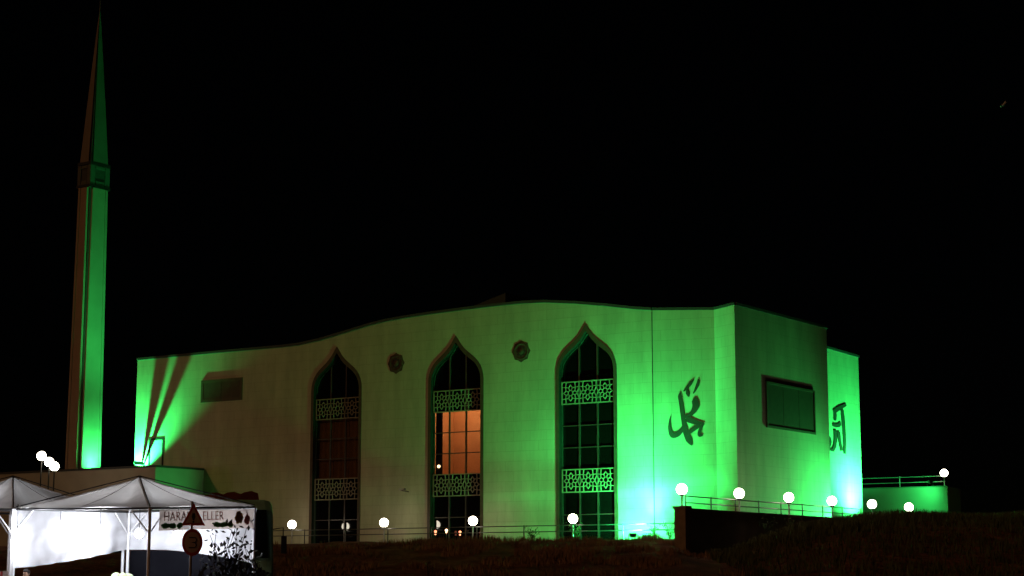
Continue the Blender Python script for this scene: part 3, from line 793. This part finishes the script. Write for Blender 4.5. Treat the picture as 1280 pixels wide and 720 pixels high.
# ------------------------------------------------------------------ market tents
NE = V((-8.39, 42.0, 0)); BK = V((-10.02, 47.45, 0)); LF = V((-11.98, 43.75, 0)); RT = V((-6.47, 45.55, 0))
CEN = (NE + BK) / 2
ADJ = LF - NE
def lin(a, b_, t_): return a + (b_ - a) * t_
def tent(name, corners, zs, peak, label, group, walls):
    # corners near, right, back, left
    ctr = sum(corners, V()) / 4
    o = thing(name, V((ctr.x, ctr.y, 0)), label, 'tent', group)
    top = V((ctr.x, ctr.y, peak))
    cs = [V((c.x, c.y, z)) for c, z in zip(corners, zs)]
    for i in range(4):
        a, b_ = cs[i], cs[(i + 1) % 4]
        mid = (a + b_) / 2
        # roof panel: two halves with a slight sag, grid per half
        g_ = []
        n_ = 10
        for r in range(n_ + 1):
            t_ = r / n_; row = []
            for k in range(n_ + 1):
                s_ = k / n_; e = lin(a, b_, s_) ; p = lin(top, e, t_)
                sag = -.17 * sin(pi * t_) * (sin(pi * s_ * 2) ** 2 * .7 + .45) + .02 * sin(9 * s_ + 5 * t_ + i)
                p = p + UP * sag * (1 if r not in (0,) else 0)
                row.append(p)
            g_.append(row)
        MB().grid(g_).build('roof_panel', ROOF_TARP, o, True, recalc=False)
        # short valance, eave bar, ridge pole, leg and braces
        MB().tube([a - UP * .03, b_ - UP * .03], .028, 6).build('eave_bar', DARKMETAL, o)
        MB().tube([a - UP * .05, lin(a, top, .25) - UP * .07, lin(a, top, .5) - UP * .07, lin(a, top, .75) - UP * .05, top - UP * .05], .02, 6).build('roof_pole', STEEL, o)
        lg = MB().tube([V((a.x, a.y, 0)), a - UP * .02], .038, 8).build('leg', STEEL, o)
        MB().cbox((a.x, a.y, .02), .16, .16, .03).build('foot', DARKMETAL, lg)
        for dirn in (b_ - a, cs[i - 1] - a):
            d = V((dirn.x, dirn.y, 0)).normalized()
            MB().tube([a + UP * -.62, a + d * .55 - UP * .06], .018, 6).build('brace', STEEL, o)
        # seams
        MB().tube([lin(a, top, q_ / 8) + UP * .025 for q_ in range(9)], .014, 5).build('seam', DARKMETAL, o)
        MB().tube([lin(mid, top, q_ / 8) + UP * (-.17 * .45 * sin(pi * (1 - q_ / 8)) + .02) for q_ in range(9)], .007, 5).build('seam', PIER, o)
    for (a, b_, hem, m_, nm) in walls:
        g_ = []
        n_ = 40; rows = 10
        N = (b_ - a).cross(UP).normalized()
        for r in range(rows + 1):
            row = []
            for k in range(n_ + 1):
                s_ = k / n_; p = lin(a, b_, s_); zt = p.z - .05; zh = interp(s_, hem)
                z = lin(zt, zh, r / rows) if nm == 'side_sheet' else lin(zh - .02, .05, r / rows)
                f_ = .035 * sin(s_ * 37 + r * .25) * (.3 + r / rows) + .03 * sin(s_ * 11 + 1.3 * r)
                row.append(V((p.x, p.y, z)) + N * (f_ - .05 if nm == 'side_sheet' else f_ - .12))
            g_.append(row)
        MB().grid(g_).build(nm, m_, o, True, recalc=False)
    return o
zN, zR, zB, zL = 3.18, 3.34, 3.28, 3.22
LF3, BK3, RT3 = V((LF.x, LF.y, zL)), V((BK.x, BK.y, zB)), V((RT.x, RT.y, zR))
hem1 = [(0, 1.78), (.2, 1.84), (.45, 1.95), (.8, 2.15), (1, 2.28)]
hem2 = [(0, 2.28), (.3, 2.27), (.5, 2.2), (.75, 2.08), (1, 1.90)]
tent('market_tent', [NE, RT, BK, LF], [zN, zR, zB, zL], 4.02, 'grey white market tent with lit side sheets, nearer the road sign', 'market tents in the foreground',
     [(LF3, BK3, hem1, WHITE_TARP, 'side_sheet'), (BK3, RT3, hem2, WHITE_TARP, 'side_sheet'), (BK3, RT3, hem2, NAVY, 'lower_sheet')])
LB3 = BK3 + ADJ; 
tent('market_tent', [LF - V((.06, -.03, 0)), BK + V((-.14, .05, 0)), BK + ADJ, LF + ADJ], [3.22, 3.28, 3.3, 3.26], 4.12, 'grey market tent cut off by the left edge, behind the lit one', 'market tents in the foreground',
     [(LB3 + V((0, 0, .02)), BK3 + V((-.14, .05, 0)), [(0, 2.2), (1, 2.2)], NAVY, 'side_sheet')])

def bulb(pos, top, label):
    o = thing('light_bulb', pos, label, 'light bulb', 'bare bulbs inside the tents')
    MB().tube([top, pos + UP * .13], .008, 5).build('cord', DARKMETAL, o)
    MB().lathe(pos + UP * .085, [(.035, 0), (.04, .03), (.03, .07), (.001, .08)], 10).build('socket', POST, o)
    MB().ball(pos, .105, 14, 10).build('glass', BULB, o, True)
for (x, y, Y), lb in zip(((75, 667, 45.2), (125, 663, 45.8), (174, 667, 44.4), (222, 669, 45.4), (21, 667, 43.35), (-16, 650, 46.2)),
                         ('bright bulb left of the middle inside the lit tent', 'bright bulb nearest the back leg of the lit tent, on its left', 'brightest bulb by the near tent leg',
                          'bright bulb just left of the road sign', 'bright bulb at the leg on the far left', 'added unseen bulb lighting the left tent roof, outside the left edge')):  # last bulb is added out of view to brighten the left tent roof
    P = at(x, y, Y); bulb(P, V((P.x, P.y, 3.3)), lb)

# banner along the right front eave
bn = thing('banner', lin(NE, RT, .5), 'printed banner with red lettering hung under the tent eave', 'banner')
e0 = V((NE.x, NE.y, zN - .06)); e1 = V((RT.x, RT.y, zR - .06)); bd = (e1 - e0).normalized(); bN = V((bd.y, -bd.x, 0)).normalized()
BL = (e1 - e0).length
def bp_(s_, h, v=0): return e0 + bd * s_ - UP * h + bN * (.05 + v)
g_ = [[bp_(.28 + (BL - .36) * i / 24, .02 + .47 * j / 4, .012 * sin(i * .9 + j)) for i in range(25)] for j in range(5)]
BANM = fabric('banner_cloth', (.50, .42, .37), .5)
MB().grid(g_).build('sheet', BANM, bn, True, recalc=False)
def text(body, pos, X, size, m, parent, name, N):
    cu = bpy.data.curves.new(name, 'FONT'); cu.body = body; cu.size = size; cu.extrude = .004; cu.space_character = 1.05
    to = bpy.data.objects.new(name, cu); COL.objects.link(to)
    bpy.context.view_layer.update()
    me = bpy.data.meshes.new_from_object(to.evaluated_get(bpy.context.evaluated_depsgraph_get()))
    bpy.data.objects.remove(to)
    o = bpy.data.objects.new(name, me); COL.objects.link(o); me.materials.clear(); me.materials.append(m)
    Y = N.cross(X).normalized()
    R = Matrix((X, Y, N)).transposed().to_4x4()
    o.parent = parent; o.matrix_local = Matrix.Translation(pos - parent_world(parent)) @ R
    return o
RED = fabric('banner_red', (.50, .24, .21), .4)
GRN = fabric('banner_green', (.14, .30, .11), .4)
text('HARAK', bp_(.40, .27, .035), bd, .31, RED, bn, 'lettering', bN)
text('ELLER', bp_(1.85, .27, .035), bd, .31, RED, bn, 'lettering', bN)
def blob(cx, h, rx, rz, m, nm, seed):
    rnd = random.Random(seed); pts = []
    for i in range(18):
        a = 2 * pi * i / 18; k = rnd.uniform(.75, 1.1); pts.append(bp_(cx + rx * k * cos(a), h + rz * k * sin(a), .030))
    MB().prism(pts, bN, .003).build(nm, m, bn)
for i, (cx, rx) in enumerate(((.48, .16), (.74, .14), (1.0, .12), (2.42, .15), (2.70, .17), (2.95, .13))): blob(cx, .385, rx, .075, GRN, 'printed_leaf', i)
blob(3.30, .22, .20, .17, fabric('banner_brown', (.34, .22, .11), .4), 'printed_picture', 9)
blob(3.62, .28, .12, .14, RED, 'printed_picture', 11)

# stacked crates and cabbages by the back leg, striped cartons on the far left
def crate_stack(P, n, lb):
    for k in range(n):
        z = .002 + k * .29
        o = thing('crate', V((P.x, P.y, z)), lb[k], 'crate', 'plastic crates stacked in the tent')
        m_ = mat('crate_green', (.12, .28, .10), .5); b = MB()
        b.cbox((P.x, P.y, z + .02), .5, .36, .03)
        for sx in (-1, 1):
            for zz in (.06, .15, .24): b.cbox((P.x + sx * .24, P.y, z + zz), .02, .36, .055)
        for sy in (-1, 1):
            for zz in (.06, .15, .24): b.cbox((P.x, P.y + sy * .17, z + zz), .46, .02, .055)
        for sx in (-1, 1):
            for sy in (-1, 1): b.cbox((P.x + sx * .235, P.y + sy * .165, z + .14), .03, .03, .278)
        b.build('shell', m_, o)
Pc = at(154, 700, 46.2)
crate_stack(Pc, 5, ['bottom crate of the stack by the back leg', 'second crate from the bottom of the stack by the back leg', 'middle crate of the stack by the back leg', 'fourth crate up of the stack by the back leg', 'topmost crate of the stack, under the cabbages'])
for i, (dx, dy, r) in enumerate(((-.15, -.06, .13), (.02, -.07, .13), (.17, -.04, .12))):
    b = MB(); b.ball((Pc.x + dx, Pc.y + dy, 1.452 + r * .9), r, 14, 9, (1, 1, .9))
    for k, p in enumerate(b.v): p += (p - V((Pc.x + dx, Pc.y + dy, 1.452 + r * .9))) * .12 * MN.noise(p * 14)
    cb = b.build('cabbage', mat('cabbage', (.50, .60, .34), .6, var=.25, scale=9), None, True)
    tag(cb, ['pale green cabbage at the left on the topmost crate', 'pale green cabbage in the middle of the topmost crate', 'pale green cabbage at the right on the topmost crate'][i], 'cabbage', 'cabbages on the crates')
Pb = at(3, 700, 45.5)
for k in range(5):
    z = .002 + k * .345
    o = thing('carton', V((Pb.x, Pb.y, z)), ['lowest carton of the stack at the left edge', 'second carton up at the left edge', 'middle carton of the stack at the left edge', 'fourth carton up at the left edge', 'topmost white and red carton at the left edge'][k], 'carton', 'cartons stacked at the left edge')
    jx = .03 * sin(k * 2.3)
    MB().cbox((Pb.x + jx, Pb.y, z + .17), .42, .36, .335).build('box', mat('carton_white', (.70, .68, .66), .7), o)
    b = MB()
    for q_ in (-.12, .04): b.cbox((Pb.x + jx + q_, Pb.y - .1825, z + .17), .06, .005, .33)
    b.build('stripe', mat('carton_red', (.5, .06, .05), .6), o)

# person under the hem of the sheet
def person(P, face):
    import bmesh
    me = bpy.data.meshes.new('person')
    J = {}; vs = []; rs = []; es = []
    def add(n, p, r, par=None):
        J[n] = len(vs); vs.append(V(p)); rs.append(r)
        if par: es.append((J[par], J[n]))
    add('pel', (0, 0, .95), (.16, .115)); add('waist', (0, 0, 1.10), (.145, .105), 'pel'); add('chest', (0, 0, 1.30), (.175, .12), 'waist'); add('sh', (0, 0, 1.44), (.12, .085), 'chest')
    add('neck', (0, .0, 1.52), (.055, .055), 'sh'); add('jaw', (0, -.02, 1.585), (.062, .075), 'neck'); add('head', (0, -.01, 1.66), (.078, .098), 'jaw'); add('crown', (0, 0, 1.735), (.05, .06), 'head')
    for s_, n in ((-1, 'l'), (1, 'r')):
        add(n + 'sho', (s_ * .19, 0, 1.42), (.062, .062), 'sh'); add(n + 'elb', (s_ * .25, .02, 1.14), (.046, .046), n + 'sho'); add(n + 'wri', (s_ * .24, -.10, .92), (.033, .03), n + 'elb')
        add(n + 'palm', (s_ * .235, -.13, .84), (.04, .022), n + 'wri')
        for k in range(4): add(n + 'f%d' % k, (s_ * (.235), -.115 - .022 * k + .01, .765 - (.012 if k in (1, 2) else 0)), (.0095, .0095), n + 'palm')
        add(n + 'th', (s_ * .21, -.185, .82), (.011, .011), n + 'palm')
        add(n + 'hip', (s_ * .095, 0, .88), (.095, .10), 'pel'); add(n + 'kne', (s_ * .10, -.015, .49), (.06, .062), n + 'hip'); add(n + 'ank', (s_ * .105, .02, .10), (.042, .045), n + 'kne')
        add(n + 'toe', (s_ * .12, -.15, .045), (.043, .035), n + 'ank')
    me.from_pydata(vs, es, [])
    o = bpy.data.objects.new('person', me); COL.objects.link(o)
    o.modifiers.new('s', 'SKIN'); sb = o.modifiers.new('d', 'SUBSURF'); sb.levels = sb.render_levels = 2
    for v_, r in zip(me.skin_vertices[0].data, rs): v_.radius = r
    me.skin_vertices[0].data[0].use_root = True
    bpy.context.view_layer.update()
    m2 = bpy.data.meshes.new_from_object(o.evaluated_get(bpy.context.evaluated_depsgraph_get()))
    bpy.data.objects.remove(o); bpy.data.meshes.remove(me)
    skin = mat('skin', (.42, .25, .17), .55, var=.08); shirt = mat('dark_jacket', (.03, .03, .035), .9); jeans = mat('trousers', (.04, .04, .06), .9)
    m2.materials.clear()
    for q_ in (shirt, jeans, skin): m2.materials.append(q_)
    for pl in m2.polygons:
        c = pl.center; pl.use_smooth = True
        pl.material_index = 2 if c.z > 1.50 or (c.z < .89 and abs(c.x) > .195) else (1 if c.z < .96 else 0)
    o = bpy.data.objects.new('person', m2); COL.objects.link(o)
    o.location = P; o.rotation_euler = (0, 0, face)
    tag(o, 'person with dark hair and dark jacket standing behind the lit sheet', 'person')
    def child(b, nm, m_): 
        c = b.build(nm, m_, None, True); c.parent = o; return c
    b = MB(); b.ball((0, .012, 1.685), .098, 18, 12, (.92, 1.06, 1.0))
    b.v = [V((p.x, p.y, max(p.z, 1.66 if p.y < -.055 else 1.58))) if True else p for p in b.v]
    b.v = [p + V((0, .03 if p.y < -.03 and p.z < 1.70 else 0, 0)) for p in b.v]
    child(b, 'hair', mat('dark_hair', (.015, .010, .008), .6))
    child(MB().ball((0, -.108, 1.625), .017, 8, 6, (.8, 1.2, 1.5)), 'nose', skin)
    for s_ in (-1, 1):
        child(MB().ball((s_ * .03, -.094, 1.655), .012, 8, 6), 'eye', mat('eye', (.05, .03, .02), .2))
        child(MB().ball((s_ * .078, .0, 1.64), .026, 8, 6, (.4, .8, 1.2)), 'ear', skin)
    child(MB().ball((0, -.088, 1.585), .02, 8, 6, (1.3, .5, .35)), 'mouth', mat('lips', (.35, .13, .11), .5))
Pp = at(33, 712, 46.0)
person(V((Pp.x, Pp.y, 0.0)), radians(-20))

# ------------------------------------------------------------------ road sign
SG = at(240, 640, 38.5); SG.z = 0
sgn = thing('road_sign', SG, 'triangular warning sign above a round sign on one pole', 'road sign')
MB().tube([SG, SG + UP * 3.17], .03, 10).build('pole', POST, sgn)
tr_c = at(242, 647.5, 38.45); FX = V((cos(radians(8)), sin(radians(8)), 0)); FNn = V((FX.y, -FX.x, 0))
def tri(r, v): return [tr_c + FX * r * cos(a) + UP * r * 1.12 * sin(a) + FNn * v for a in (pi / 2, pi / 2 + 2 * pi / 3, pi / 2 + 4 * pi / 3)]
SRED = mat('sign_red', (.40, .05, .05), .45); SWH = mat('sign_white', (.45, .32, .32), .5); SBK = mat('sign_black', (.02, .02, .02), .5)
tp = MB().prism(tri(.285, .04), FNn, .012).build('warning_triangle', SRED, sgn)
MB().prism(tri(.19, .0535), FNn, .003).build('field', SWH, tp)
b = MB().prism([tr_c + FX * x + UP * y + FNn * .058 for x, y in ((-.025, .10), (.025, .10), (.04, .03), (.015, -.05), (-.015, -.05), (-.04, .03))], FNn, .003)
b.prism([tr_c + FX * .022 * cos(a) + UP * (-.082 + .022 * sin(a)) + FNn * .058 for a in [2 * pi * i / 10 for i in range(10)]], FNn, .003)
b.build('symbol', SBK, tp)
rd_c = at(240.5, 678, 38.45)
def disc(r, v, n=32): return [rd_c + FX * r * .86 * cos(2 * pi * i / n) + UP * r * 1.14 * sin(2 * pi * i / n) + FNn * v for i in range(n)]
dp = MB().prism(disc(.25, .04), FNn, .012).build('round_plate', SRED, sgn)
MB().prism(disc(.19, .0535), FNn, .003).build('field', SWH, dp)
MB().tube([rd_c + FX * x + UP * y + FNn * .06 for x, y in ((-.07, .10), (.06, .10), (.09, .05), (.06, 0), (-.02, 0), (.06, -.01), (.09, -.06), (.05, -.11), (-.07, -.11))], .012, 6).build('numeral', SBK, dp)
MB().cbox(SG + UP * 2.78, .09, .09, .05).build('clamp', DARKMETAL, sgn)

# ------------------------------------------------------------------ truck parked behind the tent
TP = at(318, 700, 53.5); TP.z = ground_z(TP.x, TP.y)
tk = thing('truck', TP, 'green truck with red covered load parked behind the lit tent', 'truck')
ang = radians(17); TX = V((cos(ang), sin(ang), 0)); TY = V((-sin(ang), cos(ang), 0))
z0 = TP.z
def tpnt(x, y, z): return TP + TX * x + TY * y + UP * z
TG = mat('truck_green', (.28, .48, .28), .35, var=.15); TGL = mat('truck_glass', (.01, .015, .015), .05)
# cab cross-section with raked windscreen, lofted across the width (front toward -TY)
prof = [(-.55, .55), (-.62, 1.1), (-.58, 2.0), (-.30, 3.55), (-.05, 3.82), (1.2, 3.86), (1.25, .55)]
b = MB(); xsn = [(-1.15, .92), (-1.05, 1), (0.25, 1), (.42, .97), (.48, .90)]
g_ = [[tpnt(x, .3 + (y - .3) * k, .55 + (z - .55) * (k * .5 + .5)) for y, z in prof + prof[:1]] for x, k in xsn]
b.grid(g_); b.face(g_[0][:-1]); b.face(g_[-1][:-1]); cab = b.build('cab', TG, tk)
MB().prism([tpnt(-1.0, -.60, 2.12), tpnt(.30, -.60, 2.12), tpnt(.26, -.335, 3.52), tpnt(-.98, -.335, 3.52)], -TY, .03).build('windscreen', TGL, cab)
MB().prism([tpnt(.485, -.12, 2.4), tpnt(.485, .8, 2.4), tpnt(.470, .8, 3.2), tpnt(.470, .1, 3.2)], TX, .02).build('side_window', TGL, cab)
for x in (-.85, .22): MB().ball(tpnt(x, -.64, 1.35), .14, 12, 8, (1, .5, 1)).build('headlight', mat('headlight_glass', (.7, .7, .65), .1), cab, True)
MB().cbox(tpnt(-.34, -.66, .75), 1.55, .12, .26, TX, TY).build('bumper', DARKMETAL, cab)
MB().cbox(tpnt(-.34, -.63, 1.62), 1.1, .05, .3, TX, TY).build('grille', DARKMETAL, cab)
b = MB().tube([tpnt(.45, -.4, 2.95), tpnt(.75, -.5, 3.0), tpnt(.75, -.5, 2.5)], .02, 6); b.build('mirror_arm', DARKMETAL, cab)
MB().cbox(tpnt(.77, -.52, 2.5), .16, .06, .5, TX, TY).build('mirror', DARKMETAL, cab)
MB().cbox(tpnt(-.34, 3.7, .9), 1.9, 4.6, .25, TX, TY).build('chassis', DARKMETAL, tk)
ld = MB(); gl = []
for i in range(9):
    y = 1.45 + 4.5 * i / 8; row = []
    for k in range(13):
        a = pi * k / 12; row.append(tpnt(-.34 - 1.0 * cos(a) * (1 - .15 * sin(a)), y, 1.03 + (3.0 + .12 * sin(i * 2.1 + k)) * min(1, sin(a) * 1.5)))
    gl.append(row)
ld.grid(gl); ld.face(gl[0]); ld.face(gl[-1]); ld.build('covered_load', mat('red_tarpaulin', (.22, .05, .035), .7, var=.25), tk, True)
for y in (.25, 4.4):
    for x in (-1.12, .42):
        wh = MB().lathe(tpnt(x - .13, y, .5 ), [(.001, 0), (.3, 0), (.48, .03), (.5, .08), (.5, .2), (.48, .25), (.3, .26), (.001, .26)], 20, TY, UP, TX).build('wheel', mat('tyre', (.02, .02, .02), .9), tk, True)
        MB().lathe(tpnt(x - .135, y, .5), [(.001, 0), (.22, .0), (.26, .03), (.26, .24), (.22, .27), (.001, .27)], 14, TY, UP, TX).build('rim', POST, wh)

# ------------------------------------------------------------------ shrubs and weeds
def shrub(P, h, n, spread, label, m, cat='shrub', leaf=0.05, seed=1, leaves=6, group=None, rr=.012):
    rnd = random.Random(seed)
    o = thing('shrub' if cat == 'shrub' else 'weed', P, label, cat, group)
    b = MB(); lf_ = MB()
    for k in range(n):
        a = rnd.uniform(0, 2 * pi); sx = spread * rnd.uniform(.2, 1)
        pts = [P + V((rnd.uniform(-.1, .1), rnd.uniform(-.1, .1), 0))]
        hh = h * rnd.uniform(.6, 1); ph = rnd.uniform(0, 6)
        for i in range(1, 8):
            t_ = i / 7
            pts.append(P + V((cos(a) * sx * t_ ** 1.2 + .10 * h * sin(ph + 5 * t_) * t_ * .6, sin(a) * sx * .6 * t_, hh * t_)))
        b.tube(pts, [rr * (1.3 - .9 * i / 7) for i in range(8)], 5)
        for i in range(2, 8):
            for q_ in range(leaves):
                c = pts[i] + V((rnd.gauss(0, .05), rnd.gauss(0, .05), rnd.gauss(0, .05))) * (1 + h * .25)
                d = V((rnd.gauss(0, 1), rnd.gauss(0, 1), rnd.gauss(.6, 1))).normalized(); s2 = d.cross(V((rnd.gauss(0, 1), rnd.gauss(0, 1), rnd.gauss(0, 1)))).normalized()
                l = leaf * rnd.uniform(.6, 1.5)
                lf_.face([c, c + d * l * .5 + s2 * l * .25, c + d * l, c + d * l * .5 - s2 * l * .25])
    b.build('stems', mat('twig', (.05, .035, .025), .9), o)
    lf_.build('leaves', m, o, recalc=False)
LEAFD = mat('dark_leaf', (.025, .03, .02), .7, var=.3, scale=6)
LEAFG = mat('green_leaf', (.06, .11, .03), .7, var=.3, scale=6)
for i, (x, Y, h, n, sp_, lb) in enumerate(((256, 43.2, 2.0, 16, .34, 'dark leafy shrub just right of the round road sign'), (286, 43.4, 2.75, 26, .46, 'tallest dark leafy shrub against the lit sheet'), (312, 43.6, 2.45, 16, .26, 'dark leafy shrub by the right tent leg'))):
    P = at(x, 720, Y); P.z = ground_z(P.x, P.y); shrub(P, h, n, sp_, lb, LEAFD, 'shrub', .13, i + 3, 4, 'dark shrubs beside the tent', .016)
wd = [(345, 66, .95, 'dark weed at the foot of the bank right of the tent'), (357, 68, .8, 'smaller dark weed at the foot of the bank right of the tent'), (607, 66, .9, 'dark weed at the bottom of the bank under the middle window'), (628, 64, 1.0, 'tallest dark weed on the bank below the terrace'), (536, 72, .9, 'thin weed on the bank left of the middle window')]
for i, (x, Y, h, lb) in enumerate(wd):
    P = at(x, 700, Y); P.z = ground_z(P.x, P.y); shrub(P, h + .5, 5, .3, lb, LEAFD, 'weed', .06, 20 + i, 1, 'weeds on the bank', .014)
tw = [(12.0, 2.45, .9, 'small weed by the railing left of the nearest window'), (9.0, 2.5, 1.1, 'small bush at the globe lamp before the nearest window'), (4.6, 1.3, .95, 'green lit bush behind the terrace railing'), (3.5, 1.5, 1.0, 'green lit bush beside the ramp pier')]
for i, (u, v, h, lb) in enumerate(tw):
    P = fp(u, v, TZ - .02); shrub(P, h, 8, .45, lb, LEAFG, 'weed', .10, 40 + i, 3, 'plants along the terrace railing')
for i, (s_, q_, h, lb) in enumerate(((-3.5, 3.6, 1.3, 'pale weed clump on the mound against the ramp wall'), (-1.2, 3.8, 1.0, 'smaller pale weed on the mound against the ramp wall'))):
    P = sp(s_, q_, 0); P.z = ground_z(P.x, P.y) - .03; shrub(P, h, 9, .6, lb, LEAFG, 'weed', .09, 60 + i, 4, 'weeds against the ramp wall')

# pale stones on the bank
for i, (x, Y, r) in enumerate(((924, 84, .16), (944, 85, .10), (656, 92, .22), (716, 96, .13), (735, 96, .10))):
    P = at(x, 690, Y); z = ground_z(P.x, P.y)
    b = MB().ball((P.x, P.y, z + r * .3), r, 10, 7, (1.3, 1, .7))
    for p in b.v: p += V((MN.noise(p * 6), MN.noise(p * 6 + V((5, 0, 0))), MN.noise(p * 6 + V((0, 5, 0))))) * r * .35
    tag(b.build('stone', mat('pale_stone', (.38, .34, .30), .9), None), ['larger of two pale stones below the ramp wall', 'smaller of two pale stones below the ramp wall', 'large pale stone at the top of the bank below the railing post', 'pale stone on the terrace edge under the nearest window', 'smallest pale stone on the terrace edge under the nearest window'][i], 'stone', 'pale stones on the bank')

# ------------------------------------------------------------------ bird in the night sky
PB = at(1254, 131, 95)
bird = thing('bird', PB, 'pale bird gliding in the black sky at upper right', 'bird')
dv = V((.78, 0, .62)).normalized(); cr = V((0, 1, 0))
MB().tube([PB - dv * .20, PB - dv * .12, PB + dv * .02, PB + dv * .17, PB + dv * .26], [.012, .05, .06, .035, .008], 10).build('body', mat('bird_grey', (.6, .6, .6), .8), bird, True)
for sg in (-1, 1):
    X = V((.45, .25 * sg, .75)).normalized() if sg > 0 else V((-.50, -.3, -.25)).normalized()
    MB().prism([PB - dv * .07, PB + dv * .07, PB + X * .18 + dv * .06, PB + X * .34 + dv * .0, PB + X * .17 - dv * .06], cr, .015).build('wing', MATS['bird_grey'], bird)

# glowing balls added in place of lights reflected in the middle window
for (u, z, lb) in ((20.25, 4.28, 'red ball added for a reflected light at the left foot of the middle window'), (19.42, 4.34, 'brighter ball added for a reflected light in the middle foot of the middle window'), (18.40, 4.22, 'red ball added for a reflected light at the right foot of the middle window')):
    P = fp(u, .75, TZ); o = thing('glint_ball', P, lb, 'lamp', 'glowing balls standing in for reflections at the middle window')
    MB().tube([P, P + UP * (z - TZ - .06)], .03, 6).build('stem', DARKMETAL, o)
    MB().ball(P + UP * (z - TZ), .085, 10, 8).build('globe', emat('glint_warm', (1, .55, .3), 5) if abs(u - 19.42) < .1 else emat('glint_red', (1, .22, .13), 2.2), o, True)
    MB().ball(P + UP * (z - TZ - .16), .06, 10, 8).build('globe', MATS['glint_warm'] if abs(u - 19.42) < .1 else emat('glint_red', (1, .22, .13), 2.2), o, True)
